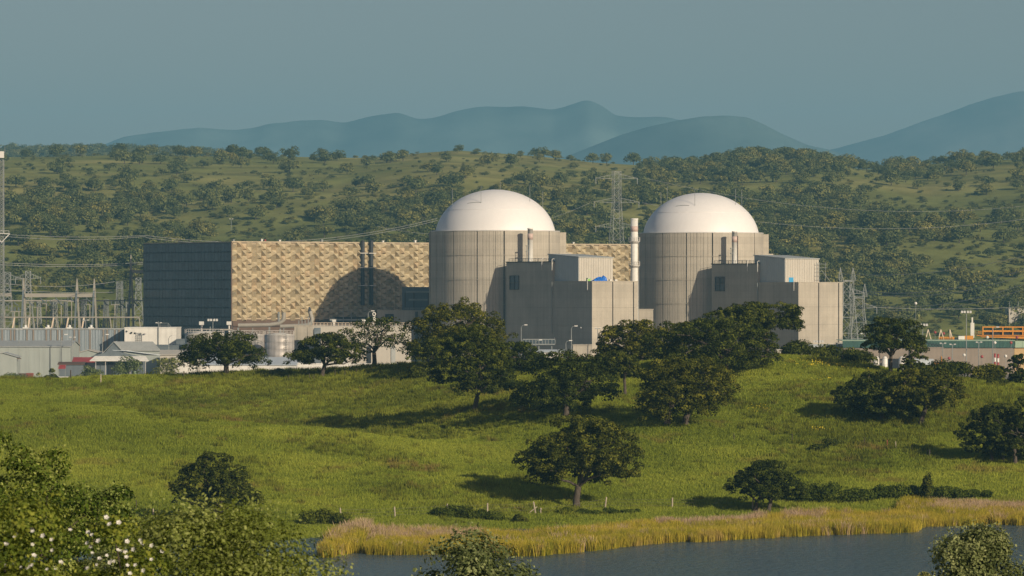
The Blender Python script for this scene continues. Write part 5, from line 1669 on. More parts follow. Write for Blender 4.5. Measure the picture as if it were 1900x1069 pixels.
# round tanks with railed tops
def tank(px0, px1, y, py_top, label, mat='inox', rail_=True):
    cx, r_ = X((px0 + px1) / 2, y), (X(px1, y) - X(px0, y)) / 2
    h = Zp(py_top, y)
    t = empty('storage_tank', (cx, y, 0), 0, label, 'tank')
    nb_ = 6
    for k in range(nb_):
        z0, z1 = h * k / nb_, h * (k + 1) / nb_
        MB().lathe([(r_, z0 + .03), (r_ + .02, z1 - .04), (r_ - .03, z1 - .04), (r_ - .03, z1)], 0, 0, 36).build('shell_ring', M[mat], t)
    MB().lathe([(r_ + .05, h), (r_ + .05, h + .12), (.02, h + .9)], 0, 0, 36).build('roof', M['rail'], t)
    g = MB()
    for k in range(18):
        a = 2 * math.pi * k / 18
        g.bar((r_ * math.cos(a), r_ * math.sin(a), h), (r_ * math.cos(a), r_ * math.sin(a), h + 1.5), .09)
    for zz_ in (h + .75, h + 1.5):
        g.tube([(r_ * math.cos(2 * math.pi * k / 28), r_ * math.sin(2 * math.pi * k / 28), zz_) for k in range(29)], .06, 4, False)
    g.build('railing', M['rail'], t)
    g = MB()
    a = R(-60)
    for s_ in (-.3, .3): g.bar(((r_ + .4) * math.cos(a) + s_, (r_ + .4) * math.sin(a), 0), ((r_ + .4) * math.cos(a) + s_, (r_ + .4) * math.sin(a), h + 1.2), .09)
    for k in range(int(h / .6)): g.bar(((r_ + .4) * math.cos(a) - .3, (r_ + .4) * math.sin(a), k * .6), ((r_ + .4) * math.cos(a) + .3, (r_ + .4) * math.sin(a), k * .6), .06)
    for k in range(5): g.tube([((r_ + .4) * math.cos(a) + .6 * math.cos(q), (r_ + .4) * math.sin(a) - .5 + .6 * math.sin(q), h - 4 + k * 1.2) for q in np.linspace(0, 6.28, 9)], .05, 4, False)
    g.build('ladder', M['rail'], t)
    MB().tube([(r_ * .3, -r_ * .2, h + .5), (r_ * .3, -r_ * .2, h + 2.4)], .16, 6).build('vent_pipe', M['steel'], t)
    return t
tank(491, 546, 1410, 622, 'shiny steel tank with a railed top, rightmost of the three round tanks')
tank(431, 490, 1425, 622, 'steel tank with a railed top behind the first crest oak, middle of the three')
tank(343, 416, 1440, 619, 'wide beige tank with a railed top, leftmost of the three round tanks', 'cream')
# big insulated pipes behind the tanks
for i, (pts, r_, lb) in enumerate([
    ([(442, 604, 1480), (500, 603, 1480), (518, 600, 1480), (526, 594, 1480), (527, 580, 1480)], .75, 'thick pale pipe bending upward against the base of the panelled hall'),
    ([(520, 606, 1470), (560, 604.5, 1470), (572, 603, 1470), (578, 598, 1470), (579, 592, 1470), (575, 578, 1470)], .75, 'thick pale pipe curving up to a dark nozzle beside the domed shadow'),
    ([(440, 616, 1440), (428, 612, 1440), (408, 612, 1440)], .3, 'thin white pipe bridging two round tanks')]):
    P3 = [at(*p) for p in pts]
    c0 = P3[0]
    t = empty('steam_pipe', (c0[0], c0[1], 0), 0, lb, 'pipe', 'insulated pipes over the tanks')
    MB().tube([(p[0] - c0[0], p[1] - c0[1], p[2]) for p in P3], r_, 10).build('pipe_barrel', M['insul'], t)
    for k in (0, 1):
        p = P3[k]
        MB().box(p[0] - c0[0] - .3, p[0] - c0[0] + .3, p[1] - c0[1] - .3, p[1] - c0[1] + .3, 0, p[2] - r_).build('support', M['steel'], t)
    if i == 0:
        p = P3[-1]; MB().tube([(p[0] - c0[0] - 1.9, 0, p[2] + .2), (p[0] - c0[0] - 1.9, 0, p[2] - 4.2)], .4, 8).build('side_pipe', M['steel'], t)
    if i == 1:
        p = P3[-1]; MB().tube([(p[0] - c0[0], 0, p[2]), (p[0] - c0[0] - .2, 0, p[2] + 1.6)], [.7, .25], 8).build('nozzle', M['darkpipe'], t)
t, w_, h = block('pump_house', 546, 603, 1450, 605, 10, M['concrete'], 'concrete wall right of the shiny steel tank', 'building')
for k in range(3): MB().box(1 + k * 3.6, 1.2 + k * 3.6, -.2, -.13, 0, h - .3).build('pilaster', M['concrete'], t)
m = MB()
for k in range(5): m.bar((1.5 + 1.1 * k, 2, h), (1.5 + 1.1 * k, 2, h + 2.0 + (k % 2) * 1.2), .3)
m.build('valve', M['steel'], t)
t, w_, h = block('cream_wall_building', 581, 762, 1430, 606, 10, M['cream'], 'long cream wall with a pale railing behind the crest trees', 'building')
m = MB(); railing(m, [(0, 0.2, h + .3), (w_, 0.2, h + .3)], 1.0, .13, 1.2); m.build('roof_railing', M['peach'], t)
for k, a in enumerate((.04, .3, .55, .8)):
    MB().box(w_ * a, w_ * a + 1.5, -.25, -.13, 0, h * .6).build('opening', M['roof'] if k % 2 else M['dark'], t)
MB().hexa([(.4, -1.2, 4), (2.6, -1.2, 4), (2.6, -.13, 4), (.4, -.13, 4), (.4, -1.2, h - 2.6), (2.6, -1.2, h - 3.6), (2.6, -.13, h - .4), (.4, -.13, h - .4)]).build('hopper', M['slate'], t)
for px in (620, 675):
    t = empty('roof_ventilator', (X(px, 1432), 1432, h), 0, ('left' if px == 620 else 'right') + ' of two pale box ventilators on the long cream building', 'ventilator', 'box ventilators on the cream building')
    MB().box(-.35, .35, -.35, .35, .31, 1.6).build('neck', M['lamp'], t)
    MB().box(-.65, .65, -.6, .6, 1.61, 2.4).build('hood', M['lamp'], t)
    MB().box(-.85, .85, -.75, .75, 2.41, 2.55).build('cap', M['roof'], t)
for i, px in enumerate((374, 425)):
    t = empty('roof_ventilator', (X(px, 1455), 1455, 0), 0, ('left' if i == 0 else 'right') + ' of two grey cowl vents above the leftmost round tank', 'ventilator', 'cowl vents above the beige tank')
    z = Zp(603, 1455)
    MB().tube([(0, 0, 0), (0, 0, z)], .35, 8).build('shaft', M['rail'], t)
    MB().box(-.8, .8, -.8, .8, z, z + 1.2).build('hood', M['lamp'], t)
# keyhole topped white chimney
t = empty('chimney', (X(694, 1445), 1445, 0), 0, 'short flared white chimney with a ring top rising behind the sparse crest tree', 'chimney')
z1, z0 = Zp(584, 1445), Zp(600, 1445)
MB().lathe([(1.6, 0), (1.5, z0 - 1.5), (.62, z0 + .6), (.55, z1 - .6)], 0, 0, 16).build('shaft', M['white'], t)
MB().tube([(.5 * math.cos(a), 0, z1 + .2 + .55 * math.sin(a)) for a in np.linspace(0, 2 * math.pi, 13)], .2, 6, False).build('ring_top', M['white'], t)
gable('long_shed', 372, 550, 1375, 678, 665, 26, M['white'], M['pale_roof'], 'long white walled shed with a pale blue roof below the round tanks')
block('white_wall', 552, 800, 1365, 676, 4, M['white'], 'long low white wall seen under the crest trees', 'wall')

# ---- things at the foot of the left fuel building
t = empty('covered_walkway', (X(970, 1455), 1455, 0), 0, 'raised glazed walkway crossing the shaded fuel building wall', 'walkway')
ww = X(1030, 1455) - X(970, 1455)
za, zb_ = Zp(640, 1455), Zp(629, 1455)
m = MB().box(0, ww, 0, 2.2, za, za + .35); m.box(0, ww, 0, 2.2, zb_ - .3, zb_)
for k in range(11): m.box(ww * k / 10 - .09, ww * k / 10 + .09, -.02, .12, za + .352, zb_ - .302)
m.build('frame', M['steel'], t)
for k in range(10): MB().box(ww * k / 10 + .1, ww * (k + 1) / 10 - .1, .02, .07, za + .36, zb_ - .31).build('pane', M['glass'], t)
for k in (1, 5, 9): MB().box(ww * k / 10 - .15, ww * k / 10 + .15, .8, 1.1, 0, za - .002).build('support', M['steel'], t)
gable('white_shed', 995, 1046, 1440, 654, 650, 7, M['white'], M['pale_roof'], 'low white shed before the shaded fuel building wall', 'shed')
t, w_, h = block('concrete_kiosk', 1063, 1098, 1450, 641, 8, M['concrete'], 'sunlit concrete kiosk with two small red signs at the fuel building corner', 'kiosk')
for a in (.22, .88): MB().box(w_ * a - .28, w_ * a + .28, -.2, -.13, h * .6, h * .6 + .6).build('notice', M['red'], t)
t = empty('storage_tank', (X(1117, 1442), 1442, 0), 0, 'small pale grey upright tank at the foot of the left lit fuel building wall', 'tank')
r_ = X(1128, 1442) - X(1117, 1442); h = Zp(652, 1442)
MB().lathe([(r_, 0), (r_, h - .6), (r_ * .8, h - .15), (.02, h)], 0, 0, 24).build('shell', M['white'], t)
MB().lathe([(r_ + .03, h * .5), (r_ + .05, h * .5 + .15), (r_ + .03, h * .5 + .3)], 0, 0, 24).build('band', M['steel'], t)
block('white_wall', 1440, 1500, 1440, 650, 3, M['cream'], 'low cream wall under the arching oak', 'wall')

# ------------------------------------------------------------------ works on the right
t, w_, h = block('flat_roof_shed', 1555, 1608, 1475, 638, 10, M['cream'], 'pale flat roofed shed at the foot of the right fuel building', 'shed')
for k in range(6): MB().box(w_ * k / 6 + .2, w_ * k / 6 + .4, -.25, -.13, 0, h - 2.4).build('column', M['white'], t)
MB().box(.5, w_ - .5, -.18, -.131, 1, h - 2.6).build('opening', M['brown'], t)
t, w_, h = block('flat_roof_shed', 1500, 1556, 1470, 641, 8, M['pale_roof'], 'low pale roof strip in front of the right lit fuel building wall', 'shed')
yg = 1440
t = empty('green_roofed_store', (X(1563, yg + 6), yg + 6, 0), 0, 'long taupe store with a deep dark green fascia at the right edge', 'building')
a0 = X(1563, yg + 6); wg = X(1882, yg + 6) - a0; hg = Zp(632, yg); hm = Zp(645, yg)
MB().box(0, wg, 0, 26, 0, hm).build('wall', M['taupe'], t)
ns_ = 46
for k in range(ns_): MB().box(wg * k / ns_ + .05, wg * (k + 1) / ns_, -.5, -.02, hm - .1, hg - .2).build('fascia_panel', M['green_fascia'], t)
MB().box(-.1, wg + .2, -.6, 26, hg - .199, hg).build('roof_edge', M['palegreen'], t)
MB().box(wg * .28 + 0, wg * .28 + .3, -.2, -.02, 0, hm - .1).build('downpipe', M['steel'], t)
t2 = MB()
t2.box(wg + .01, wg + 26, -.1, 20, 0, hm)
t2.build('end_wall', M['ochre'], t)  # ochre puts the sun on this lit side into the wall colour
for k in range(10): MB().box(wg + .25 + 2.5 * k, wg + 2.7 + 2.5 * k, -.7, -.12, hm - .1, hg - .2).build('end_fascia_panel', M['palegreen'], t)  # paler green likewise paints sunlight onto the fascia
t, w_, h = block('lean_to', 1690, 1750, 1432, 646, 6, M['taupe'], 'low lean-to with an orange rail left of the taupe store doors', 'shed')
MB().box(w_ * .1, w_ * .98, -.3, -.13, h * .4, h * .4 + .5).build('rail', M['orange'], t)
MB().box(w_ * .94, w_ * .985, -.35, -.302, h * .2, h * .7).build('post', M['orange'], t)
m = MB()
for k in range(9):
    a = w_ * .05 + w_ * .75 * k / 8
    m.bar((a, 1.5, h + .3), (a + w_ * .09, 1.5, h + 2.6 - .15 * k), .16)
    m.bar((a + w_ * .09, 1.5, h + 2.6 - .15 * k), (a + w_ * .18, 1.5, h + .3), .16)
m.bar((w_ * .1, 1.5, h + 2.6), (w_ * .95, 1.5, h + .6), .18)
m.build('roof_truss', M['dark'], t)
# white cylinders and container under the open crest oak
for i, (px, w2) in enumerate(((1626, 11), (1642, 10), (1674, 13))):
    y_ = 1400
    t = empty('white_silo', (X(px, y_), y_, 0), 0, ('leftmost', 'middle', 'rightmost')[i] + ' of the three white silos seen under the open crest oak', 'silo', 'white silos')
    r_ = w2 / 2 / F * y_; h = Zp(661, y_)
    MB().lathe([(r_, 0), (r_, h - .8), (r_ * .5, h - .1), (.02, h)], 0, 0, 18).build('shell', M['white'], t)
    for q in (.3, .6, .9): MB().lathe([(r_ + .01, h * q - .1), (r_ + .06, h * q), (r_ + .01, h * q + .1)], 0, 0, 18).build('band', M['rail'], t)
block('container', 1694, 1732, 1400, 668, 6, M['pale_roof'], 'long pale container beside the white silos', 'container')
# orange gantry crane girder
yc = 1480
t = empty('gantry_crane', (X(1812, yc), yc, 0), 0, 'long orange crane girder with handrails above the green fascia at the right edge', 'crane')
wc = X(1990, yc) - X(1812, yc); z0, z1, z2 = Zp(631, yc), Zp(623, yc), Zp(608, yc)
MB().hexa([(wc * .06, 0, z0 + 1.0), (wc, 0, z0 - .2), (wc, 2, z0 - .2), (wc * .06, 2, z0 + 1.0), (.2, 0, z1), (wc, 0, z1), (wc, 2, z1), (.2, 2, z1)]).build('girder', M['orange'], t)
m = MB().box(0, wc, -.5, 2.6, z1 + .002, z1 + .25); m.build('walkway', M['orange'], t)
g = MB()
for k in range(10): g.box(wc * (.06 + k * .104), wc * (.06 + k * .104) + .4, -.3, .1, z1 + .26, z2)
g.box(wc * .06, wc, -.31, .09, z2 + .002, z2 + .4); g.box(wc * .06, wc, -.25, .05, (z1 + z2) / 2 - .1, (z1 + z2) / 2 + .5)
g.build('frame', M['orange'], t)
g = MB()
for k in range(46): g.bar((wc * k / 46, 2.2, z1 + .26), (wc * k / 46, 2.2, z1 + 1.5), .12)
g.bar((0, 2.2, z1 + 1.5), (wc, 2.2, z1 + 1.5), .14); g.bar((0, 2.2, z1 + .9), (wc, 2.2, z1 + .9), .1)
g.build('railing', M['orange'], t)
MB().box(wc * .1, wc * .95, .6, 1.4, z1 + .26, z1 + 2.1).build('cable_tray', M['dark'], t)
for a in (.15, .9): MB().box(wc * a, wc * a + 1.2, .2, 1.8, 0, z0 + .2).build('leg', M['orange'], t)
t = empty('orange_crane', (X(1742, 1470), 1470, 0), 0, 'parked orange crane parts with a white panel behind the green fascia', 'crane')
b_ = X(1806, 1470) - X(1742, 1470); z0, z1 = Zp(635, 1470), Zp(623, 1470)
MB().box(0, b_ * .45, 0, 2, z0 - 6, z1 - .4).build('boom_box', M['orange'], t)
g = MB()
for k in range(8): g.box(b_ * .055 * k, b_ * .055 * k + .3, -.35, -.02, z0, z1 - .6)
g.build('boom_ribs', mat_plain('ochre_crane', (.55, .26, .04), .6), t)
MB().box(b_ * .46, b_ * .56, 0, 2, z0 - 6, z1 - .7).build('cab', M['dark'], t)
MB().box(b_ * .57, b_ * .75, -.1, 2, z0 - 6, z1 - .1).build('counterweight', M['white'], t)
MB().box(b_ * .752, b_, 0, 2, z0 - 6, z1).build('engine_housing', M['orange'], t)
g = MB()
for a, s_ in ((-.35, 1), (.02, 1), (.28, -1)):
    g.bar((b_ * a - 2 * s_ * .3, 0, z0), (b_ * a + .5, 0, z1 + 2.2), .3); g.bar((b_ * a + 1.8, 0, z0), (b_ * a + .5, 0, z1 + 2.2), .25)
g.build('mast', M['peach'], t)
# pale building with antennas on the hillside at the right edge
t, w_, h = block('hill_building', 1872, 1960, 1800, 574, 14, M['cream'], 'pale flat building among trees on the hillside at the right edge', 'building')
for a in (.02, .2): MB().tube([(w_ * a, 1, h), (w_ * a, 1, h + 3.4)], .12, 6).build('antenna', M['steel'], t)
t = empty('water_post', (X(1804, 1760), 1760, h1(X(1804, 1760), 1760)), 0, 'small white post on the slope right of the tall mast', 'post')
MB().box(-.3, .3, -.3, .3, 0, Zp(589, 1760) - h1(X(1804, 1760), 1760)).build('shaft', M['white'], t)
MB().box(-.8, .8, -.7, .7, 0, Zp(599, 1760) - h1(X(1804, 1760), 1760)).build('base', M['white'], t)

# ------------------------------------------------------------------ lamps, masts and marker balls
def light_pole(px, y, py_top, label, kind=0, grp='light poles around the works'):
    t = empty('light_pole', (X(px, y), y, 0), 0, label, 'lamp post', grp)
    h = Zp(py_top, y)
    MB().tube([(0, 0, 0), (0, 0, h)], [.18, .12], 8).build('pole', M['steel'], t)
    if kind == 0:      # single curved arm
        m = MB().tube([(0, 0, h), (.4, 0, h + .7), (1.2, 0, h + .95)], .09, 6); m.build('arm', M['steel'], t)
        MB().box(1.1, 2.2, -.22, .22, h + .8, h + 1.1).build('lamp_head', M['lamp'], t)
    elif kind == 1:    # cross arm with floodlights
        MB().box(-1.7, 1.7, -.12, .12, h - .1, h + .12).build('arm', M['steel'], t)
        for q in (-1.5, -.6, .5, 1.4):
            MB().hexa([(q - .35, -.5, h - .35), (q + .35, -.5, h - .35), (q + .35, .1, h - .05), (q - .35, .1, h - .05), (q - .35, -.6, h + .25), (q + .35, -.6, h + .25), (q + .3, .1, h + .45), (q - .3, .1, h + .45)]).build('lamp_head', M['lamp'], t)
    elif kind == 2:    # short twin arm
        MB().box(-1.0, 1.0, -.1, .1, h - .08, h + .1).build('arm', M['steel'], t)
        for q in (-1, .5): MB().box(q, q + .7, -.3, .3, h + .1, h + .35).build('lamp_head', M['lamp'], t)
    return t
for px, y, py, lb, k in [
    (1712, 1430, 603, 'floodlight mast right of the open crest oak', 1), (1793, 1425, 579, 'tallest floodlight mast before the green fascia', 1),
    (1749, 1420, 638, 'twin lamp on a short mast left of centre before the taupe store', 2), (1767, 1420, 640, 'thin short lamp post before the taupe store', 2),
    (1816, 1420, 636, 'thick grey lamp post before the green fascia', 2), (1842, 1418, 612, 'slender tall lamp post right of the tallest mast', 0),
    (1591, 1465, 624, 'lamp beside the lattice pylons', 0), (1483 + 90, 1462, 634, 'bracketed mast at the corner of the right fuel building', 1),
    (1519, 1462, 634, 'bracketed mast before the right lit fuel building wall', 1),
    (967, 1450, 608, 'lamp post before the shaded left fuel building wall', 0), (1060, 1450, 610, 'tallest lamp post left of the concrete kiosk', 0),
    (1050, 1448, 637, 'short lamp post left of the kiosk', 0), (1109, 1446, 610, 'thin lamp post before the left lit fuel building wall', 2), (994, 1446, 636, 'stubby lamp post by the glazed walkway', 0),
    (113, 1385, 626, 'curved lamp before the corrugated hall, leftmost', 0), (190, 1385, 626, 'curved lamp before the corrugated hall, rightmost', 0), (134, 1385, 627, 'small twin lamp before the corrugated hall', 2),
    (35, 1400, 612, 'thin post before the left part of the corrugated hall', 2), (159, 1480, 595, 'thick dark post crossing the corrugated hall', 2),
    (395, 1450, 594, 'floodlight mast above the leftmost round tank', 1), (294, 1480, 600, 'thin lamp post before the dark glazed wall', 2), (313, 1430, 628, 'curved lamp over the beige roofed shed', 0),
    (683, 1440, 582, 'curved lamp left of the white chimney', 0), (429, 2230, 407, 'thin pole standing on the hillside above the hall corner', 2)]:
    light_pole(px, y, py, lb, k)
for i, (px, py, y, c, lb) in enumerate([
    (1700, 618, 1500, 'white', 'white marker ball left of the floodlight mast'), (1735, 617, 1500, 'red', 'red and white marker ball above the orange crane parts, left'), (1751, 619, 1500, 'red', 'red marker ball above the orange crane parts, right'),
    (1876, 636, 1420, 'red', 'red marker ball on the green fascia'), (1846, 636, 1420, 'white', 'white marker ball on the green fascia'), (1822, 662, 1410, 'red', 'red marker ball before the taupe wall'),
    (1789, 659, 1410, 'white', 'white marker ball before the taupe wall'), (1866, 661, 1410, 'white', 'white marker ball near the ochre wall'), (1761, 665, 1410, 'red', 'red marker ball low before the taupe wall'),
    (1832, 626, 1460, 'white', 'white marker ball under the orange girder, left'), (1887, 626, 1460, 'red', 'red marker ball under the orange girder, right'),
    (1055, 666, 1440, 'red', 'red marker ball beside the tallest lamp post'), (1699, 563, 1500, 'white', 'small white marker ball over the wooded slope')]):
    p = at(px, py, y)
    t = empty('marker_ball', (p[0], p[1], 0), 0, lb, 'marker ball', 'aerial marker balls')
    m = MB().lathe([(.02, p[2] - .55), (.4, p[2] - .38), (.55, p[2]), (.4, p[2] + .38), (.02, p[2] + .55)], 0, 0, 12)
    m.build('ball', M[c], t)
    MB().tube([(0, 0, 0), (0, 0, p[2] - .5)], .05, 4).build('rod', M['wire'], t)
for i, (px, top, y) in enumerate(((1846, 656, 1405), (1852, 657, 1405))):
    t = empty('striped_post', (X(px, y), y, 0), 0, ('left' if i == 0 else 'right') + ' of two red and white striped posts before the taupe store', 'post', 'striped posts')
    h = Zp(top, y)
    for k in range(5):
        MB().lathe([(.36, h - 1.4 * (k + 1) + .01), (.36, h - 1.4 * k), (.02, h - 1.4 * k + .01)], 0, 0, 8).build('band', M['red'] if k % 2 == 0 else M['white'], t)
    MB().box(-.2, .2, -.2, .2, 0, h - 6.9).build('shaft', M['white'], t)

# ------------------------------------------------------------------ pylons, substation, lines
def lattice(name, px, y, py_top, wb, wt, label, cat='pylon', group=None, arms=(), n=9, t_=.22, peak=0.0, mat='steel', base=None, rz=0.3):
    gz = max(0.0, h1(X(px, y), y)) if base is None else base
    t = empty(name, (X(px, y), y, gz), rz, label, cat, group)
    H = Zp(py_top, y) - gz
    def wd(z): return (wb + (wt - wb) * min(1, (z / H) * 1.25)) / 2 if z < H * .8 else wt / 2
    zs = [0]
    while zs[-1] < H * .98: zs.append(min(H, zs[-1] + max(1.6, wd(zs[-1]) * 2 * .95)))
    m = MB(); br = MB()
    cs = ((-1, -1), (1, -1), (1, 1), (-1, 1))
    for a, b in zip(zs[:-1], zs[1:]):
        for i, (p, q) in enumerate(cs):
            p2, q2 = cs[(i + 1) % 4]
            A, B_ = (p * wd(a), q * wd(a), a), (p * wd(b), q * wd(b), b)
            A2, B2 = (p2 * wd(a), q2 * wd(a), a), (p2 * wd(b), q2 * wd(b), b)
            m.bar(A, B_, t_)
            br.bar(A, B2, t_ * .6); br.bar(A2, B_, t_ * .6); br.bar(B_, B2, t_ * .6)
    m.build('leg_frame', M[mat], t); br.build('bracing', M[mat], t)
    for (py, l) in arms:
        z = Zp(py, y) - gz
        for s_ in (-1, 1):
            g = MB()
            w0 = wd(z)
            tip = (s_ * l, 0, z + .3)
            for q in (-1, 1):
                g.bar((s_ * w0, q * w0, z), tip, t_ * .75); g.bar((s_ * w0, q * w0, z + 2.0), tip, t_ * .6)
                for k in range(1, 4):
                    u = k / 4
                    g.bar((s_ * (w0 + (l - w0) * u), q * w0 * (1 - u), z + .3 * u), (s_ * (w0 + (l - w0) * u), q * w0 * (1 - u), z + 2 - 1.7 * u), t_ * .45)
            for k in range(3): g.bar((s_ * l * .97, 0, z + .2 - k * .8), (s_ * l * .97, 0, z - .6 - k * .8), .22)
            g.build('crossarm', M[mat], t)
    if peak:
        g = MB()
        for s_ in (-1, 1):
            tip = (s_ * wt * .62, 0, H + peak)
            base_ = [(s_ * wt * .62 + a * .9, b * .9, H) for a, b in ((-1, -1), (1, -1), (1, 1), (-1, 1))]
            for q in range(4):
                g.bar(base_[q], tip, t_ * .7); g.bar(base_[q], base_[(q + 1) % 4], t_ * .6)
                m1 = [base_[q][w] * .55 + tip[w] * .45 for w in range(3)]; m2 = [base_[(q + 1) % 4][w] * .55 + tip[w] * .45 for w in range(3)]
                g.bar(base_[q], m2, t_ * .45); g.bar(m1, m2, t_ * .45)
        g.build('peak', M[mat], t)
    return t
lattice('lattice_pylon', 1144, 1850, 318, 8.6, 3.2, 'tall lattice pylon on the lower slope between the two domes', arms=((332, 10), (376, 10.8), (422, 10)), t_=.13)
lattice('lattice_pylon', 1571, 1720, 520, 8.0, 4.5, 'left one of the twin peaked pylons right of the right fuel building', arms=((545, 8),), group='twin peaked pylons', t_=.19, peak=5.2)
lattice('lattice_pylon', 1592, 1700, 550, 8.6, 4.5, 'right one of the twin peaked pylons right of the right fuel building', arms=((572, 8),), group='twin peaked pylons', t_=.19, peak=5.2, rz=.1)
lattice('communications_mast', 3, 1560, 292, 1.9, 1.6, 'very tall thin lattice mast with a white antenna panel at the left edge', 'mast', t_=.2, rz=0)
m = empty('antenna_panel', (X(3, 1558), 1558, 0), 0, 'white antenna panel near the top of the thin mast at the left edge', 'antenna')
MB().box(-.7, .9, -.4, .4, Zp(293, 1558), Zp(281, 1558)).build('panel', M['white'], m)
MB().tube([(1.2, 0, Zp(284, 1558)), (1.2, 0, Zp(272, 1558))], .08, 5).build('rod', M['steel'], m)
MB().box(.9, 1.25, -.1, .1, Zp(284, 1558), Zp(284, 1558) + .2).build('bracket', M['steel'], m)
t = empty('mast_platform', (X(3, 1559), 1559, 0), 0, 'pale triangular platform half way up the thin mast at the left edge', 'platform')
z = Zp(434, 1559)
g = MB().box(-3, 3.0, -1.3, 1.3, z, z + .25)
for q in (-2.9, -1, 1, 2.9): g.bar((q, -1.3, z), (q, -1.3, z + 1.1), .1)
g.bar((-3, -1.3, z + 1.1), (3, -1.3, z + 1.1), .1); g.bar((3, 0, z), (0, 0, z - 3.2), .3); g.bar((-3, 0, z), (0, 0, z - 3.2), .3)
g.build('deck', M['lamp'], t)
# substation portal: tapered A-frame columns joined by beams
ys_ = 1640
def aframe(px, y, py_top, label, spread=3.4):
    t = empty('portal_column', (X(px, y), y, 0), 0, label, 'column', 'tapered columns of the substation')
    h = Zp(py_top, y)
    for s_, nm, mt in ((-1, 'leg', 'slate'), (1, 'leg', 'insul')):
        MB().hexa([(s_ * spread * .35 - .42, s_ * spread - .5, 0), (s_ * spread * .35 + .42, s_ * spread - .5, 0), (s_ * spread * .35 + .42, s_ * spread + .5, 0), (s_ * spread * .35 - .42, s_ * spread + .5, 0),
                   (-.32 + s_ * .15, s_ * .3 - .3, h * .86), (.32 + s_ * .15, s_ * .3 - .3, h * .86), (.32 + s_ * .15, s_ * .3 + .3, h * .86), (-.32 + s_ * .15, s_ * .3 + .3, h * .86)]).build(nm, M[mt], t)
    MB().hexa([(-.5, -.5, h * .86), (.5, -.5, h * .86), (.5, .5, h * .86), (-.5, .5, h * .86), (-.16, -.16, h), (.16, -.16, h), (.16, .16, h), (-.16, .16, h)]).build('spike', M['insul'], t)
    return t
aframe(44, ys_, 516, 'substation column left of centre, stoutest of the four'); aframe(143, ys_, 517, 'second substation column from the left')
aframe(175, ys_, 517, 'third substation column from the left'); aframe(243, ys_, 473, 'tallest substation column, beside the dark glazed wall')
def beam(px0, px1, y, py, th, label, mat='insul'):
    t = empty('portal_beam', (X(px0, y), y, 0), 0, label, 'beam', 'beams of the substation')
    w_ = X(px1, y) - X(px0, y); z = Zp(py, y)
    MB().box(0, w_, -.6, .6, z - th / 2, z + th / 2).build('girder', M[mat], t)
    m = MB()
    for k in range(1, int(w_ / 6) + 1):
        x_ = k * 6.0
        if x_ > w_ - 1: break
        m.tube([(x_, 0, z - th / 2), (x_ + .6, 0, z - th / 2 - 1.0), (x_ + 1.8, 0, z - th / 2 - 1.7)], .22, 5)
    if m.v: m.build('insulator_string', M['slate'], t)
beam(46, 175, ys_, 548, 1.5, 'heavy pale beam between the substation columns'); beam(-30, 21, ys_, 547, 1.3, 'short pale beam at the left edge')
beam(245, 268, ys_, 504, 1.2, 'short pale beam next to the dark glazed wall')
# long low busbar frame with slanting struts
yb_ = 1560
t = empty('busbar_frame', (X(-20, yb_), yb_, 0), 0, 'long thin pipe frame on slanting peach and grey struts above the corrugated hall', 'frame')
zt_ = Zp(589, yb_); x0_ = X(-20, yb_)
MB().tube([(0, 0, zt_), (X(258, yb_) - x0_, 0, zt_)], .3, 6).build('busbar', M['insul'], t)
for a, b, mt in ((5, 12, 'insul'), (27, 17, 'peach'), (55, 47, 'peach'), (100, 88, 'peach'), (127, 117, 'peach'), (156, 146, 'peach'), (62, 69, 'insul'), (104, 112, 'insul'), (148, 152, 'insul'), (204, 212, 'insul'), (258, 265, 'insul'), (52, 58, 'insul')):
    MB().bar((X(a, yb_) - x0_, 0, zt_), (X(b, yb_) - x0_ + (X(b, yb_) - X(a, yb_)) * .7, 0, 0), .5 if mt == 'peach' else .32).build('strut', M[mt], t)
beam(-30, 268, 1665, 558, .5, 'thin horizontal rail behind the substation columns', 'insul')
for i, (px, y, top, w0) in enumerate(((14, 1720, 505, 7), (52, 1730, 503, 6), (72, 1690, 560, 4), (100, 1700, 556, 5), (122, 1690, 560, 3), (156, 1700, 556, 4), (197, 1700, 556, 4), (222, 1720, 522, 6), (257, 1730, 515, 6), (236, 1700, 560, 3))):
    lattice('substation_tower', px, y, top, w0, w0 * .35, ('leftmost', 'second', 'third', 'fourth', 'fifth', 'sixth', 'seventh', 'eighth', 'rightmost', 'ninth')[i] + ' lattice tower from the left in the substation', 'pylon', 'lattice towers of the substation', t_=.2, rz=.2 * i, arms=((Zp and top + 14, w0 * .9),) if i in (0, 1, 7, 8) else ())
rr = random.Random(5)
for i in range(16):
    px = 8 + i * 15.5 + rr.uniform(-4, 4); y = 1675 + rr.uniform(-20, 30)
    t = empty('disconnector', (X(px, y), y, 0), 0, ordw(i + 1) + ' slim steel switchgear post from the left in the substation', 'switchgear', 'steel switchgear posts of the substation')
    h = Zp(rr.uniform(560, 580), y)
    MB().bar((0, 0, 0), (0, 0, h), .35).build('post', M['insul'], t)
    MB().box(-1.6, 1.6, -.2, .2, h, h + .25).build('crossbar', M['insul'], t)
    for q in (-1.5, 0, 1.5): MB().tube([(q, 0, h + .25), (q, 0, h + 1.8)], .16, 5).build('insulator', M['slate'], t)
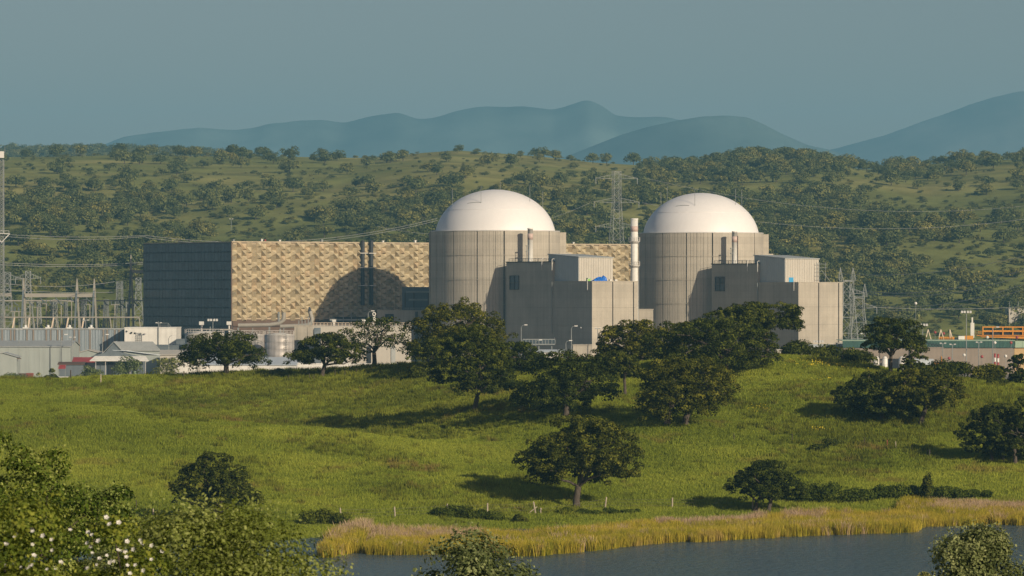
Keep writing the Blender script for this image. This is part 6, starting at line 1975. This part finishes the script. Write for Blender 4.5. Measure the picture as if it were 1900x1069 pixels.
# conductors
def line(pts, sag, label, r_=.075, n=24):
    A, B_ = Vector(at(*pts[0])), Vector(at(*pts[1]))
    p = [A.lerp(B_, k / n) - Z * (4 * sag * (k / n) * (1 - k / n)) for k in range(n + 1)]
    m = MB().tube(p, r_, 4, False)
    o = m.build('power_line', M['wire'])
    tag(o, label, 'cable', 'overhead power lines')
LN = [(((-20, 433, 1600), (270, 437, 1700)), 1, 'upper wire of the pair above the dark glazed hall'), (((-20, 436, 1600), (270, 439, 1700)), 1.5, 'lower wire of the pair above the dark glazed hall'),
      (((270, 437, 1700), (812, 405, 1800)), 6, 'upper wire rising from the hall to the left dome'), (((270, 441, 1700), (812, 409, 1800)), 6, 'lower wire rising from the hall to the left dome'),
      (((-20, 486, 1600), (268, 487, 1650)), 1, 'upper wire crossing the substation'), (((-20, 490, 1600), (268, 490, 1650)), 1, 'lower wire crossing the substation'), (((-20, 536, 1600), (268, 540, 1650)), 1, 'low wire above the heavy substation beam'),
      (((-20, 522, 1600), (268, 512, 1650)), 3, 'slanting wire over the substation columns'),
      (((1563, 508, 1715), (1920, 470, 1400)), 3, 'topmost wire rising to the right edge from the twin pylons'), (((1600, 540, 1700), (1920, 493, 1400)), 4, 'second wire rising to the right edge from the twin pylons'),
      (((1604, 544, 1700), (1920, 504, 1400)), 4, 'third wire rising to the right edge from the twin pylons'), (((1606, 565, 1700), (1920, 520, 1400)), 4, 'fourth wire rising to the right edge from the twin pylons'),
      (((1600, 571, 1700), (1920, 530, 1400)), 4, 'fifth wire rising to the right edge from the twin pylons'), (((1620, 570, 1700), (1920, 568, 1700)), 1, 'lowest level wire right of the twin pylons'),
      (((1192, 376, 1850), (1920, 404, 1900)), 8, 'wire hanging right from the middle pylon arm behind the right dome'), (((1200, 331, 1850), (1920, 380, 2000)), 8, 'wire hanging right from the top pylon arm behind the right dome'),
      (((1096, 376, 1850), (700, 420, 1780)), 8, 'wire hanging left from the middle pylon arm behind the left dome')]
for p, s_, lb in LN: line(p, s_, lb, .045 if p[0][2] > 1840 else .075)
# orange and white balls on the lines left of the pylon
a_, b2_ = at(1096, 378, 1850), at(1040, 330, 1950)

# ------------------------------------------------------------------ fences
def post(px, y, h, label, mat='wood_post', tilt=0.0, r_=.09, grp='fence posts by the reeds'):
    x = X(px, y); gz = h1(x, y)
    rr = random.Random(int(px * 7))
    m = MB()
    m.tube([(0, 0, -.3), (0.01, 0, h * .5), (rr.uniform(-.03, .03), 0, h)], [r_ * 1.1, r_, r_ * .9], 7)
    m.xf(Matrix.Rotation(tilt, 4, 'Y'))
    o = m.build('fence_post', M[mat], None, (x, y, gz))
    tag(o, label, 'post', grp)
    return Vector((x + math.sin(tilt) * h * .85, y, gz + math.cos(tilt) * h * .85))
tops = []
for i, (px, y, h, tl, lb) in enumerate([
    (284, 496, 1.65, 0, 'pale post left of the round olive oak, below its shadow'), (331, 497, 1.5, .02, 'darker post beside the pale one at the round olive oak'),
    (632, 505, 1.35, -.03, 'post at the dark bush left of the reeds'), (733, 508, 1.55, -.05, 'sturdy pale post above the pink dry reeds'), (830, 515, 1.45, 0, 'post peeping over the left end of the bramble clump'),
    (904, 516, 1.6, .03, 'post behind the right end of the bramble clump'), (994, 519, 1.7, -.18, 'leaning pale post left of the lone oak'), (1003, 519, .9, 0, 'short stub post beside the leaning one'),
    (1122, 524, 1.7, .12, 'slightly leaning post right of the lone oak trunk'), (1247, 524, 1.5, .02, 'white topped post in the open grass between the two oaks'), (1396, 522, 1.5, .06, 'pale post at the left of the small round oak')]):
    tops.append(post(px, y, h, lb, 'dark_post' if i in (1,) else 'wood_post', tl, .10))
m = MB(); m.bar((0, 0, 0), (1.3, 0, 1.0), .1)
x = X(977, 519)
tag(m.build('brace_stake', M['wood_post'], None, (x, 519, h1(x, 519))), 'slanting stake propped against the leaning post', 'post')
for lv in range(3):
    m = MB()
    for a, b in zip(tops[:-1], tops[1:]):
        if b.x - a.x > 22: continue
        if abs(a.x - tops[1].x) < .1: continue
        m.tube([a - Z * (.38 * lv), (a + b) / 2 - Z * (.38 * lv + .06), b - Z * (.38 * lv)], .009, 4, False)
    tag(m.build('fence_wire', M['fence_wire']), ('top', 'middle', 'bottom')[lv] + ' strand of wire along the posts by the reeds', 'wire', 'fence wires by the reeds')
for i, (px, y, h, mt) in enumerate([(167, 512, 1.2, 'dark_post'), (253, 508, 1.4, 'dark_post')]):
    post(px, y, h, ('left' if i == 0 else 'right') + ' thin dark post in the grass right of the corner oak', mt, 0, .06, 'thin dark posts at the left')
for i, (px, y, h, mt) in enumerate([(131, 700, 1.6, 'dark_post'), (187, 690, 1.7, 'wood_post'), (341, 700, 1.1, 'wood_post')]):
    post(px, y, h, ('dark post on the crest before the warehouse', 'whitish post on the crest before the pavilion', 'short whitish post left of the first crest oak')[i], mt, 0, .1, 'posts on the left crest')
for i, px in enumerate((536, 574, 582, 622, 640, 661, 690, 738, 770)):
    post(px, 690 - (i % 3), 1.1 + .25 * (i % 2), ('first', 'second', 'third', 'fourth', 'fifth', 'sixth', 'seventh', 'eighth', 'ninth')[i] + ' dark stake from the left along the middle crest', 'dark_post', .04 * (i % 3 - 1), .06, 'dark stakes along the middle crest')
for i, (px, y, mt) in enumerate(((1362, 574, 'dark_post'), (1470, 573, 'dark_post'), (1604, 571, 'dark_post'), (1646, 569, 'red'), (1662, 567, 'wood_post'), (1692, 565, 'dark_post'), (1721, 562, 'dark_post'), (1725, 561, 'palered'))):
    post(px, y, 1.25, ('first', 'second', 'third', 'fourth, reddish', 'fifth, whitish', 'sixth', 'seventh', 'eighth, rusty')[i] + ' stake from the left of the row crossing the right slope', mt, 0, .055, 'stakes crossing the right slope')
# yellow flowers on the right knoll
rg = np.random.default_rng(4242)
V_, F_ = [], []
for (px, y, n, rad) in ((1500, 646, 150, 4.5), (1548, 645, 100, 3.5), (1510, 620, 50, 2.6), (1516, 583, 60, 1.2), (1410, 600, 60, 2.5), (1230, 600, 25, 3)):
    for k in range(n):
        x = X(px, y) + rg.normal(0, rad * .6); yy = y + rg.normal(0, rad * .6)
        V_.append((x, yy, h1(x, yy) + rg.uniform(.45, .75)))
V_ = np.array(V_)
v, f = cards(V_, unit(len(V_), rg) + np.array([0, 0, .5]), rg.uniform(.1, .24, len(V_)), rg)
tag(link_mesh('wild_flowers', np_mesh('wild_flowers', v, f, M['flower_y'])), kind='stuff')
